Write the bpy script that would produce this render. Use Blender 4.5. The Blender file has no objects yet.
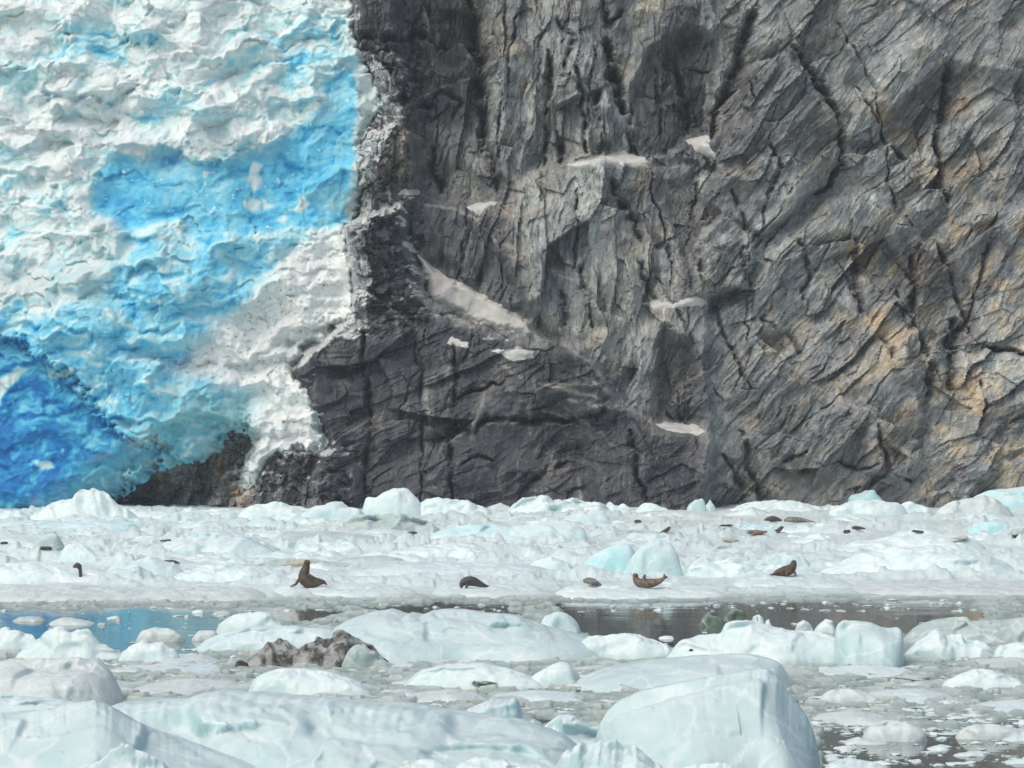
import bpy, math, random
import numpy as np

# ------------------------------------------------------------------ camera, world, sun, exposure
SC = bpy.context.scene
W, H = 1024, 768
F = 3300.0                      # focal length in pixels
CH = 7.0                        # camera height above the water
HY = 431.0                      # row of the horizon
cam_d = bpy.data.cameras.new('camera'); cam = bpy.data.objects.new('camera', cam_d)
SC.collection.objects.link(cam); SC.camera = cam
cam.location = (0, 0, CH); cam.rotation_euler = (math.radians(90), 0, 0)
cam_d.sensor_width = 36; cam_d.lens = 36 * F / W
cam_d.shift_y = (HY - H / 2) / W
cam_d.clip_start = 1; cam_d.clip_end = 6000
SUN_EL, SUN_AZ = 52, -140       # azimuth of the light, from +Y clockwise
world = bpy.data.worlds.new('World'); SC.world = world; world.use_nodes = True
wn = world.node_tree; bg = wn.nodes['Background']
sky = wn.nodes.new('ShaderNodeTexSky'); sky.sky_type = 'NISHITA'; sky.sun_disc = False
sky.sun_elevation = math.radians(SUN_EL); sky.sun_rotation = math.radians(SUN_AZ)
sky.dust_density = 5.0; sky.air_density = 1.0; sky.ozone_density = 0.35
wn.links.new(sky.outputs[0], bg.inputs[0]); bg.inputs[1].default_value = 0.15
sl = bpy.data.lights.new('sun', 'SUN'); sun = bpy.data.objects.new('sun', sl); SC.collection.objects.link(sun)
sl.energy = 1.1; sl.angle = math.radians(70); sl.color = (1.0, 0.97, 0.90)
az, el = math.radians(SUN_AZ), math.radians(SUN_EL)
from mathutils import Vector
sdir = Vector((math.sin(az) * math.cos(el), math.cos(az) * math.cos(el), math.sin(el)))
sun.rotation_euler = sdir.to_track_quat('Z', 'Y').to_euler()
SC.view_settings.view_transform = 'Standard'; SC.view_settings.look = 'None'
SC.view_settings.gamma = 1.0; SC.view_settings.exposure = -0.12
SC.view_settings.use_curve_mapping = False
SC.cycles.max_bounces = 7; SC.cycles.diffuse_bounces = 3; SC.cycles.glossy_bounces = 3
SC.cycles.transmission_bounces = 3; SC.cycles.volume_bounces = 1
SC.cycles.use_denoising = True
SC.cycles.use_adaptive_sampling = True

rnd = random.Random(7)

# ------------------------------------------------------------------ noise
_r = np.random.RandomState(11)
PERM = _r.permutation(4096)
ANG = _r.rand(4096) * 2 * np.pi
GX, GY = np.cos(ANG), np.sin(ANG)
RV = _r.rand(4, 4096)

def _h(ix, iy, seed):
    return PERM[(PERM[(ix + seed * 131) & 4095] + iy) & 4095]

def perlin(x, y, seed=0):
    x0 = np.floor(x).astype(np.int64); y0 = np.floor(y).astype(np.int64)
    fx = x - x0; fy = y - y0
    u = fx * fx * fx * (fx * (fx * 6 - 15) + 10); v = fy * fy * fy * (fy * (fy * 6 - 15) + 10)
    def g(ix, iy, dx, dy):
        k = _h(ix, iy, seed); return GX[k] * dx + GY[k] * dy
    a = g(x0, y0, fx, fy); b = g(x0 + 1, y0, fx - 1, fy)
    c = g(x0, y0 + 1, fx, fy - 1); d = g(x0 + 1, y0 + 1, fx - 1, fy - 1)
    return 1.5 * ((a * (1 - u) + b * u) * (1 - v) + (c * (1 - u) + d * u) * v)

def fbm(x, y, o=4, seed=0, gain=0.5, lac=2.07):
    r = 0; a = 1; n = 0
    for i in range(o):
        r = r + a * perlin(x, y, seed + i * 7); n += a
        x = x * lac + 3.1; y = y * lac + 1.7; a *= gain
    return r / n

def ridged(x, y, o=4, seed=0, gain=0.5):
    r = 0; a = 1; n = 0
    for i in range(o):
        r = r + a * (1 - 2 * np.abs(perlin(x, y, seed + i * 5))); n += a
        x = x * 2.1 + 5.3; y = y * 2.1 + 2.9; a *= gain
    return r / n

def cells(x, y, seed=0, slope=1.0, off=1.0, ids=False):
    """faceted blocks: every cell a tilted plane with its own height"""
    x0 = np.floor(x).astype(np.int64); y0 = np.floor(y).astype(np.int64)
    best = np.full(x.shape, 9.0); val = np.zeros(x.shape); kid = np.zeros(x.shape, np.int64); sec = np.full(x.shape, 9.0)
    for i in (-1, 0, 1):
        for j in (-1, 0, 1):
            k = _h(x0 + i, y0 + j, seed)
            dx = x - (x0 + i + 0.15 + 0.7 * RV[0][k]); dy = y - (y0 + j + 0.15 + 0.7 * RV[1][k])
            d = dx * dx + dy * dy
            v = off * (2 * RV[2][k] - 1) + slope * (GX[k] * dx + GY[k] * dy)
            m = d < best
            sec = np.where(m, best, np.minimum(sec, d))
            val = np.where(m, v, val); kid = np.where(m, k, kid); best = np.where(m, d, best)
    edge = np.sqrt(sec) - np.sqrt(best)
    return (val, edge, RV[3][kid]) if ids else val

def sstep(a, b, x):
    t = np.clip((x - a) / (b - a), 0, 1); return t * t * (3 - 2 * t)

def seg_dist(U, V, pts):
    best = np.full(U.shape, 1e9); tt = np.zeros(U.shape); n = len(pts) - 1
    for i in range(n):
        ax, ay = pts[i]; bx, by = pts[i + 1]; dx, dy = bx - ax, by - ay
        t = np.clip(((U - ax) * dx + (V - ay) * dy) / (dx * dx + dy * dy + 1e-9), 0, 1)
        d = np.hypot(U - ax - t * dx, V - ay - t * dy)
        m = d < best; best = np.where(m, d, best); tt = np.where(m, (i + t) / n, tt)
    return best, tt

def poly_sd(U, V, pts):
    """signed distance to a polygon, positive inside"""
    pts = list(pts); d, _ = seg_dist(U, V, pts + [pts[0]])
    ins = np.zeros(U.shape, bool); n = len(pts)
    for i in range(n):
        x1, y1 = pts[i]; x2, y2 = pts[(i + 1) % n]
        if y1 == y2: continue
        c = ((y1 > V) != (y2 > V)) & (U < (x2 - x1) * (V - y1) / (y2 - y1) + x1)
        ins ^= c
    return np.where(ins, d, -d)

def poly_mask(U, V, pts, soft=8.0, pad=None):
    pad = pad or soft * 2 + 4
    xs = [p[0] for p in pts]; ys = [p[1] for p in pts]
    m = np.zeros(U.shape)
    sel = (U > min(xs) - pad) & (U < max(xs) + pad) & (V > min(ys) - pad) & (V < max(ys) + pad)
    sd = poly_sd(U[sel], V[sel], pts)
    m[sel] = sstep(-soft, soft, sd)
    return m

def stroke(U, V, pts, w):
    pad = w * 3 + 2; xs = [p[0] for p in pts]; ys = [p[1] for p in pts]
    m = np.zeros(U.shape)
    sel = (U > min(xs) - pad) & (U < max(xs) + pad) & (V > min(ys) - pad) & (V < max(ys) + pad)
    d, t = seg_dist(U[sel], V[sel], pts)
    ww = w * (0.35 + 0.65 * np.sin(np.pi * np.clip(t, 0.04, 0.96)) ** 0.6)
    m[sel] = np.exp(-(d / ww) ** 2)
    return m

# ------------------------------------------------------------------ mesh and tagging
def tag(o, label=None, cat=None, group=None, kind=None):
    if label: o['label'] = label
    if cat: o['category'] = cat
    if group: o['group'] = group
    if kind: o['kind'] = kind
    return o

def grid_mesh(name, X, Y, Z, mat, keep=None, col=None, parent=None, smooth=True, flip=False):
    n, m = X.shape
    co = np.stack([X, Y, Z], -1).reshape(-1, 3)
    i = np.arange(n * m).reshape(n, m)
    q = np.stack([i[:-1, :-1], i[:-1, 1:], i[1:, 1:], i[1:, :-1]], -1).reshape(-1, 4)
    if flip: q = q[:, ::-1]
    if keep is not None:
        k = (keep[:-1, :-1] & keep[1:, 1:] & keep[1:, :-1] & keep[:-1, 1:]).reshape(-1)
        q = q[k]
        used = np.unique(q); remap = np.full(n * m, -1); remap[used] = np.arange(len(used))
        co = co[used]; q = remap[q]
        if col is not None: col = col.reshape(-1, 3)[used]
    me = bpy.data.meshes.new(name)
    me.vertices.add(len(co)); me.vertices.foreach_set('co', co.astype(np.float32).ravel())
    me.loops.add(q.size); me.loops.foreach_set('vertex_index', q.astype(np.int32).ravel())
    me.polygons.add(len(q)); me.polygons.foreach_set('loop_start', np.arange(0, q.size, 4, dtype=np.int32))
    me.polygons.foreach_set('use_smooth', np.full(len(q), smooth))
    me.update(calc_edges=True)
    if col is not None:
        a = me.color_attributes.new('tone', 'FLOAT_COLOR', 'POINT')
        c = np.ones((len(co), 4), np.float32); c[:, :3] = col.reshape(-1, 3); a.data.foreach_set('color', c.ravel())
    me.materials.append(mat)
    o = bpy.data.objects.new(name, me); SC.collection.objects.link(o)
    if parent: o.parent = parent
    return o

# ------------------------------------------------------------------ materials
class NT:
    def __init__(s, name):
        s.m = bpy.data.materials.new(name); s.m.use_nodes = True; s.t = s.m.node_tree
        s.b = s.t.nodes['Principled BSDF']
    def n(s, typ, **kw):
        nd = s.t.nodes.new('ShaderNode' + typ)
        for k, v in kw.items():
            if k in nd.inputs.keys(): nd.inputs[k].default_value = v
            else: setattr(nd, k, v)
        return nd
    def l(s, a, b): s.t.links.new(a, b)
    def noise(s, vec, scale, detail=4, rough=0.55, dist=0.0):
        nd = s.n('TexNoise'); nd.inputs['Scale'].default_value = scale; nd.inputs['Detail'].default_value = detail
        nd.inputs['Roughness'].default_value = rough; nd.inputs['Distortion'].default_value = dist
        s.l(vec, nd.inputs['Vector']); return nd.outputs['Fac']
    def mapr(s, fac, a, b, c=0.0, d=1.0):
        nd = s.n('MapRange'); nd.inputs['From Min'].default_value = a; nd.inputs['From Max'].default_value = b
        nd.inputs['To Min'].default_value = c; nd.inputs['To Max'].default_value = d
        s.l(fac, nd.inputs['Value']); return nd.outputs['Result']
    def mix(s, fac, a, b, blend='MIX'):
        nd = s.n('Mix'); nd.data_type = 'RGBA'; nd.blend_type = blend
        for sock, v in ((nd.inputs[0], fac), (nd.inputs[6], a), (nd.inputs[7], b)):
            if isinstance(v, (int, float)): sock.default_value = v
            elif isinstance(v, tuple): sock.default_value = (*v, 1)
            else: s.l(v, sock)
        return nd.outputs[2]
    def math(s, op, a, b=0.0):
        nd = s.n('Math'); nd.operation = op
        for sock, v in ((nd.inputs[0], a), (nd.inputs[1], b)):
            if isinstance(v, (int, float)): sock.default_value = v
            else: s.l(v, sock)
        return nd.outputs[0]
    def bump(s, h, strength, dist):
        nd = s.n('Bump'); nd.inputs['Strength'].default_value = strength; nd.inputs['Distance'].default_value = dist
        s.l(h, nd.inputs['Height']); s.l(nd.outputs[0], s.b.inputs['Normal'])

def stretched(t, rot, scale):
    tc = t.n('TexCoord'); mp = t.n('Mapping'); mp.inputs['Rotation'].default_value = rot; mp.inputs['Scale'].default_value = scale
    t.l(tc.outputs['Object'], mp.inputs['Vector']); return mp.outputs[0]

def mat_rock():
    t = NT('fjord_rock')
    at = t.n('Attribute', attribute_name='tone')
    tc = t.n('TexCoord').outputs['Object']
    v1 = stretched(t, (0, math.radians(-35), 0), (2.2, 1, 0.45))
    n1 = t.noise(v1, 1.1, 6, 0.65, 0.6); n2 = t.noise(tc, 0.35, 5, 0.6, 0.5); n3 = t.noise(tc, 4.0, 4, 0.7)
    c = t.mix(t.mapr(n1, 0.3, 0.7, 0, 1), at.outputs['Color'], t.mix(0.5, at.outputs['Color'], (0.05, 0.052, 0.06)))
    c = t.mix(t.mapr(n2, 0.55, 0.75, 0, 0.35), c, (0.30, 0.285, 0.25))
    c = t.mix(t.mapr(n3, 0.35, 0.72, 0.0, 0.55), c, t.mix(1.0, c, (1.7, 1.7, 1.7), 'MULTIPLY'))
    t.l(c, t.b.inputs['Base Color']); t.b.inputs['Roughness'].default_value = 0.72
    t.b.inputs['Specular IOR Level'].default_value = 0.3
    t.bump(t.math('ADD', n1, t.math('MULTIPLY', n3, 0.5)), 0.6, 0.3)
    return t.m

def mat_glacier():
    t = NT('glacier_ice')
    at = t.n('Attribute', attribute_name='tone'); tc = t.n('TexCoord').outputs['Object']
    n1 = t.noise(tc, 0.9, 7, 0.65, 0.4); n2 = t.noise(tc, 3.5, 4, 0.6)
    c = t.mix(t.mapr(n1, 0.35, 0.7, 0.0, 0.35), at.outputs['Color'], t.mix(1.0, at.outputs['Color'], (0.62, 0.78, 0.86), 'MULTIPLY'))
    t.l(c, t.b.inputs['Base Color']); t.b.inputs['Roughness'].default_value = 0.55
    t.b.inputs['Specular IOR Level'].default_value = 0.25
    t.bump(t.math('ADD', n1, t.math('MULTIPLY', n2, 0.5)), 0.45, 0.3)
    return t.m

def mat_ice(name, snow, deep, cover=0.5, sss=0.35, bump=0.35, rough=0.45):
    t = NT(name); tc = t.n('TexCoord').outputs['Object']
    geo = t.n('NewGeometry'); sp = t.n('SeparateXYZ'); t.l(geo.outputs['Normal'], sp.inputs[0])
    n1 = t.noise(tc, 0.8, 6, 0.6, 0.5); n2 = t.noise(tc, 5.0, 5, 0.6, 0.2)
    up = t.math('ADD', sp.outputs['Z'], t.math('MULTIPLY', t.math('SUBTRACT', n1, 0.5), 1.6))
    f = t.mapr(up, cover - 0.35, cover + 0.35)
    c = t.mix(f, deep, snow)
    n0 = t.noise(tc, 0.45, 5, 0.6, 1.2)
    c = t.mix(t.mapr(n0, 0.42, 0.62, 0, 0.55), c, deep); c = t.mix(t.mapr(t.noise(tc, 0.9, 7, 0.7, 1.6), 0.52, 0.64, 0, 0.6), c, snow)
    ve = t.n('TexVoronoi'); ve.feature = 'DISTANCE_TO_EDGE'; ve.inputs['Scale'].default_value = 0.55; wa = t.n('VectorMath'); wa.operation = 'ADD'; na = t.n('TexNoise'); na.inputs['Scale'].default_value = 0.7; na.inputs['Detail'].default_value = 5
    t.l(tc, na.inputs['Vector']); t.l(tc, wa.inputs[0]); t.l(na.outputs['Color'], wa.inputs[1]); t.l(wa.outputs[0], ve.inputs['Vector'])
    c = t.mix(t.mapr(ve.outputs['Distance'], 0.0, 0.03, 0.35, 0.0), c, (0.84, 0.88, 0.88))
    c = t.mix(t.mapr(n2, 0.4, 0.75, 0, 0.18), c, t.mix(1.0, c, (0.75, 0.84, 0.86), 'MULTIPLY'))
    t.l(c, t.b.inputs['Base Color'])
    t.b.inputs['Roughness'].default_value = rough; t.b.inputs['IOR'].default_value = 1.31
    if sss:
        t.b.inputs['Subsurface Weight'].default_value = sss
        t.b.inputs['Subsurface Radius'].default_value = (0.25, 0.5, 0.6); t.b.inputs['Subsurface Scale'].default_value = 0.5
    vo = t.n('TexVoronoi'); vo.inputs['Scale'].default_value = 1.6; vo.feature = 'SMOOTH_F1'; wv_ = t.n('VectorMath'); wv_.operation = 'ADD'; t.l(tc, wv_.inputs[0]); nn = t.n('TexNoise'); nn.inputs['Scale'].default_value = 1.2; t.l(tc, nn.inputs['Vector']); t.l(nn.outputs['Color'], wv_.inputs[1]); t.l(wv_.outputs[0], vo.inputs['Vector'])
    t.bump(t.math('ADD', t.math('ADD', n1, t.math('MULTIPLY', n2, 0.5)), t.math('MULTIPLY', vo.outputs['Distance'], 0.5)), bump * 1.3, 0.16)
    return t.m

def mat_slush():
    t = NT('wet_slush_ice'); at = t.n('Attribute', attribute_name='tone'); tc = t.n('TexCoord').outputs['Object']
    n2 = t.noise(tc, 6.0, 5, 0.65, 0.2); n1 = t.noise(tc, 1.3, 5, 0.6)
    c = t.mix(t.mapr(n2, 0.38, 0.68, 0, 0.5), at.outputs['Color'], t.mix(1.0, at.outputs['Color'], (0.74, 0.80, 0.79), 'MULTIPLY'))
    t.l(c, t.b.inputs['Base Color']); t.b.inputs['Roughness'].default_value = 0.4
    t.bump(t.math('ADD', n1, t.math('MULTIPLY', n2, 0.6)), 0.5, 0.12)
    return t.m

def mat_water():
    t = NT('fjord_water')
    v = stretched(t, (0, 0, 0), (0.6, 1.6, 1))
    n1 = t.noise(v, 1.4, 3, 0.5); n2 = t.noise(v, 0.25, 2, 0.5)
    t.b.inputs['Base Color'].default_value = (0.13, 0.165, 0.155, 1)
    t.b.inputs['Roughness'].default_value = 0.03; t.b.inputs['IOR'].default_value = 1.33
    t.bump(t.math('ADD', t.math('MULTIPLY', n1, 0.5), n2), 0.09, 0.12)
    return t.m

def mat_plain(name, c1, c2, scale, rough=0.6, bump=0.3, detail=5, lo=0.4, hi=0.6, bd=0.05, spec=0.4):
    t = NT(name); tc = t.n('TexCoord').outputs['Object']; n = t.noise(tc, scale, detail, 0.6, 0.3)
    t.l(t.mix(t.mapr(n, lo, hi), c1, c2), t.b.inputs['Base Color']); t.b.inputs['Roughness'].default_value = rough
    t.b.inputs['Specular IOR Level'].default_value = spec
    t.bump(n, bump, bd); return t.m

M_ROCK, M_GLAC, M_SLUSH, M_WATER = mat_rock(), mat_glacier(), mat_slush(), mat_water()
ICE = dict(
    white=mat_ice('white_ice', (0.71, 0.825, 0.83), (0.51, 0.685, 0.70), 0.35, 0.2),
    pale=mat_ice('pale_blue_ice', (0.66, 0.775, 0.795), (0.48, 0.66, 0.69), 0.55, 0.2),
    smooth=mat_ice('smooth_blue_ice', (0.60, 0.725, 0.735), (0.43, 0.61, 0.63), 0.6, 0.35, 0.2, 0.35),
    turq=mat_ice('turquoise_ice', (0.66, 0.81, 0.83), (0.42, 0.70, 0.74), 0.7, 0.2, 0.2),
    green=mat_ice('grey_green_ice', (0.54, 0.63, 0.63), (0.34, 0.45, 0.44), 0.7, 0.15, 0.3),
    grey=mat_ice('grey_ice', (0.64, 0.725, 0.72), (0.46, 0.55, 0.56), 0.5, 0.15, 0.4),
    glassy=mat_ice('dark_glassy_ice', (0.34, 0.41, 0.37), (0.12, 0.18, 0.14), 0.8, 0.1, 0.4, 0.15),
)
M_SNOW = mat_plain('old_ledge_snow', (0.62, 0.635, 0.615), (0.42, 0.43, 0.41), 0.7, 0.9, 0.35, 7, 0.38, 0.68, 0.3)
M_DIRTY = mat_plain('sediment_laden_ice', (0.40, 0.425, 0.42), (0.08, 0.078, 0.078), 2.4, 0.6, 1.0, 9, 0.44, 0.58, 0.25)
M_STONE = mat_plain('dark_stone', (0.035, 0.032, 0.032), (0.10, 0.09, 0.085), 4.0, 0.8, 0.6)

# ------------------------------------------------------------------ the cliff
YC = 302.0
PX = YC / F
def stepgrid(u0, u1, v0, v1, su, sv):
    u = np.arange(u0, u1 + su, su); v = np.arange(v0, v1 + sv, sv)
    return np.meshgrid(u, v)

def warp(U, V, a, s, seed):
    return U + a * fbm(U / s, V / s, 3, seed), V + a * fbm(U / s + 9, V / s + 4, 3, seed + 50)

def saw(t, sharp=0.12):
    f = t - np.floor(t); return np.where(f < sharp, 1 - f / sharp, (f - sharp) / (1 - sharp))

def rock_domain(U, V, deg, seed):
    th = math.radians(deg)
    wu, wv = warp(U, V, 12, 90, seed)
    s = wu * math.cos(th) - wv * math.sin(th); t = wu * math.sin(th) + wv * math.cos(th)
    s2 = s + 1.2 * fbm(U / 14, V / 14, 3, seed + 11); t2 = t + 0.9 * fbm(U / 14, V / 14, 3, seed + 12)
    h = 3.2 * cells(s / 120, t / 52, seed + 1, 2.2, 0.9)
    c2, e2, r2 = cells(s2 / 58, t2 / 17, seed + 2, 1.8, 0.9, True)
    c3, e3, r3 = cells(s2 / 24, t2 / 8, seed + 4, 1.8, 0.9, True)
    h = h + 1.15 * c2 + 0.40 * c3
    h = h + 0.17 * cells(s2 / 10, t2 / 4, seed + 5, 1.8, 1.0)
    h = h - 0.35 * np.exp(-(e2 / 0.04) ** 2) * (r2 > 0.6) - 0.2 * np.exp(-(e3 / 0.07) ** 2) * (r3 > 0.6)
    k1 = 0.7 * sstep(-0.05, 0.35, fbm(s / 120, t / 50, 3, seed + 13)); k2 = 0.8 * sstep(-0.05, 0.3, fbm(s / 60, t / 30, 3, seed + 14))
    h = h + 0.75 * k1 * saw(t / 19 + 0.9 * fbm(s / 150, t / 70, 3, seed + 15)) + 0.35 * k2 * saw(t / 7.5 + 0.8 * fbm(s / 60, t / 40, 3, seed + 16))
    h = h + 0.10 * ridged(s / 30, t / 11, 5, seed + 6, 0.62)
    h = h + 0.16 * fbm(s / 5, t / 2.6, 3, seed + 8, 0.6)
    return h, s, t

ICE_EDGE = [(352, -300), (352, 0), (353, 20), (359, 45), (369, 66), (380, 93), (384, 104), (372, 116), (362, 135), (361, 160), (360, 190), (357, 215),
            (348, 228), (352, 260), (357, 290), (356, 314), (342, 322), (327, 338), (306, 350), (292, 362), (295, 376), (308, 385), (318, 410),
            (327, 446), (300, 449), (282, 453), (270, 468), (262, 488), (246, 492), (243, 478), (252, 458), (262, 436), (252, 424), (236, 428),
            (222, 442), (206, 458), (180, 461), (160, 468), (140, 482), (118, 496), (96, 507), (60, 520), (-400, 520), (-400, -300)]

CRACKS = [  # points, width px, depth m
    ([(466, -60), (470, 0), (478, 60), (482, 100), (484, 140)], 8, 4.2), ([(484, 130), (492, 165), (498, 190)], 5, 2),
    ([(612, 35), (617, 60), (621, 95), (624, 106)], 8, 5.5), ([(600, 88), (602, 120), (603, 150)], 5, 3), ([(632, 95), (634, 150)], 4, 2.2),
    ([(577, 60), (583, 90), (586, 150)], 3.5, 2), ([(520, 0), (512, 40), (502, 90), (496, 150)], 2.5, 1.3), ([(548, 40), (553, 75), (546, 110)], 4, 1.8),
    ([(560, 128), (562, 158)], 4.5, 2.4), ([(545, 120), (547, 165)], 3.5, 1.6), ([(600, -40), (611, 15), (622, 0)], 5, 2.2), ([(560, 10), (575, 30), (562, 70)], 4, 1.3),
    ([(660, 55), (662, 90), (666, 130)], 3, 1.5), ([(680, 45), (690, 90), (694, 128)], 5, 2.4), ([(672, 56), (700, 57), (718, 60)], 2, 1.2),
    ([(716, 128), (728, 95), (742, 55), (756, 10), (765, -40)], 7, 3.2), ([(753, 70), (757, 96)], 2, 1.2),
    ([(802, 40), (815, 62), (832, 82), (846, 108)], 6, 3.2), ([(846, 105), (849, 135), (845, 160), (828, 183), (818, 190)], 5, 3.6),
    ([(775, 140), (782, 165), (770, 200)], 3, 1.5), ([(848, 14), (870, 58), (884, 90), (893, 120), (893, 175), (904, 205), (916, 226)], 1.8, 1.2),
    ([(893, 138), (905, 146), (916, 153)], 2.6, 1.6), ([(958, 55), (955, 90), (950, 120), (946, 150)], 6, 3), ([(944, 140), (950, 185), (952, 200)], 6, 2.6),
    ([(865, 80), (880, 100), (888, 118)], 2, 1), ([(936, 240), (945, 262), (955, 290), (964, 315), (967, 338)], 2.6, 2.6), ([(978, 300), (967, 320), (955, 332)], 2, 1.3),
    ([(910, 255), (914, 280), (912, 308)], 5, 2.4), ([(858, 240), (856, 275), (860, 310)], 7, 1.9), ([(922, 340), (925, 370), (922, 410)], 8, 3.2),
    ([(955, 322), (952, 350), (948, 385)], 9, 2.8), ([(980, 348), (1002, 350), (1024, 357), (1050, 360)], 3.5, 3), ([(883, 340), (886, 360)], 5, 1.6),
    ([(712, 298), (722, 332), (738, 368), (752, 388)], 2.4, 1.6), ([(742, 432), (748, 470), (762, 505)], 4, 1.8), ([(720, 455), (735, 480), (745, 505)], 4, 1.6),
    ([(626, 430), (632, 465), (640, 510)], 3.5, 2.2), ([(436, 442), (452, 436), (476, 430), (490, 417), (520, 421), (560, 421), (592, 418), (602, 410)], 4.5, 3.6),
    ([(455, 402), (472, 394), (492, 384), (506, 382)], 3, 2), ([(452, 345), (458, 372), (455, 410), (452, 455), (452, 505)], 3.2, 1.8),
    ([(416, 345), (424, 400), (424, 500)], 2.5, 1), ([(462, 462), (478, 456), (492, 462)], 3, 1.8), ([(520, 490), (545, 470), (565, 460)], 4, 1.6),
    ([(405, 212), (414, 240), (424, 275), (430, 300)], 4, 2.4), ([(366, 330), (366, 370), (374, 430), (366, 480), (368, 505)], 3.4, 2),
    ([(650, 165), (658, 205), (668, 240), (673, 262)], 1.9, 1.3), ([(614, 180), (622, 200), (636, 232), (640, 240)], 6, 2.4), ([(577, 190), (578, 230), (572, 270)], 3, 1.6),
    ([(580, 270), (588, 300), (590, 325)], 6, 1.9), ([(560, 290), (566, 325)], 4, 1.4), ([(430, 90), (440, 80), (460, 90), (450, 110)], 3, 1), ([(400, 88), (416, 96), (432, 92)], 6, 2.2),
    ([(428, 140), (432, 165), (440, 182)], 6, 2.4), ([(360, 28), (380, 34), (410, 22), (440, 30)], 6, 2.4), ([(640, 262), (648, 290), (655, 300)], 5, 1.6), ([(745, 250), (742, 278)], 4, 1.6),
    ([(700, 250), (700, 290)], 5, 1.8), ([(768, 455), (780, 462), (800, 452)], 4, 1.4), ([(830, 460), (850, 470), (870, 462)], 3, 1.4), ([(1000, 210), (985, 255), (975, 300)], 3, 1.2),
    ([(870, 425), (885, 470), (905, 480)], 3, 1.3), ([(975, 380), (977, 405), (972, 425)], 2.4, 1.4), ([(700, 180), (690, 240)], 3, 1.2),
    ([(735, 190), (745, 225)], 3, 1.2), ([(800, 240), (810, 270), (805, 300)], 4, 1.2), ([(765, 320), (790, 335), (800, 355)], 4, 1.2), ([(395, 95), (412, 88)], 5, 2.2),
]
_q = random.Random(19)
for _i in range(34):
    _x, _y = _q.uniform(360, 1050), _q.uniform(-60, 500)
    _t = math.radians(_q.choice([82, 78, 95] if _x < 690 else [52, 48, 85, 120]) + _q.uniform(-14, 14)); _l = _q.uniform(40, 150)
    CRACKS.append(([(_x, _y), (_x + _l * .5 * math.cos(_t) + _q.uniform(-3, 3), _y - _l * .5 * math.sin(_t)), (_x + _l * math.cos(_t), _y - _l * math.sin(_t))], _q.uniform(1.1, 1.9), _q.uniform(.5, 1.2)))
BUTTRESS = [  # polygon, soft px, offset m
    ([(505, 215), (530, 172), (570, 158), (650, 153), (668, 200), (690, 262), (705, 300), (706, 440), (690, 530), (600, 530), (560, 340), (520, 300), (500, 250)], 7, 3.2),
    ([(340, 225), (400, 205), (412, 245), (424, 305), (462, 325), (520, 342), (580, 350), (604, 385), (645, 425), (705, 438), (700, 540), (300, 540), (330, 440), (290, 370), (345, 320)], 9, 4.6),
    ([(705, 320), (780, 250), (830, 195), (880, 190), (930, 245), (990, 205), (1400, 200), (1400, 540), (690, 540)], 9, 2.4),
    ([(692, 296), (697, 240), (722, 214), (752, 232), (757, 262), (740, 285), (715, 297)], 4, 2.4),
    ([(706, 200), (738, 110), (757, 58), (790, 46), (812, 80), (846, 112), (840, 160), (800, 210), (760, 232), (720, 214)], 5, 2.2),
    ([(395, -300), (482, -300), (486, 140), (500, 185), (470, 200), (415, 190), (412, 90), (395, 30)], 9, -3.4),
    ([(340, -300), (400, -300), (400, 60), (420, 100), (415, 200), (340, 240)], 8, 1.4),
    ([(852, -300), (1400, -300), (1400, 150), (960, 60), (895, 110), (850, 40)], 9, 1.6),
    ([(655, 40), (690, 20), (722, 30), (712, 125), (690, 132), (672, 150), (640, 150), (634, 90)], 6, -2.6),
    ([(656, 362), (664, 330), (690, 345), (704, 424), (656, 423)], 8, -2.4),
    ([(603, 75), (612, 78), (613, 130), (598, 140), (600, 90)], 3, 2.0), ([(576, 125), (590, 122), (592, 155), (574, 158)], 2.5, 1.6),
    ([(250, 452), (275, 444), (300, 448), (345, 452), (362, 470), (366, 520), (240, 520)], 6, 3.4),
    ([(130, 520), (150, 480), (200, 462), (250, 430), (262, 460), (246, 520)], 8, -0.8),
    ([(215, 480), (240, 462), (246, 520), (205, 520)], 5, 2.5), ([(365, 130), (395, 122), (418, 135), (420, 172), (385, 175), (366, 165)], 5, 1.8),
    ([(868, 350), (905, 335), (918, 420), (900, 480), (860, 470)], 8, 1.8), ([(955, 360), (1040, 350), (1040, 520), (960, 470)], 9, 1.6),
]
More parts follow.
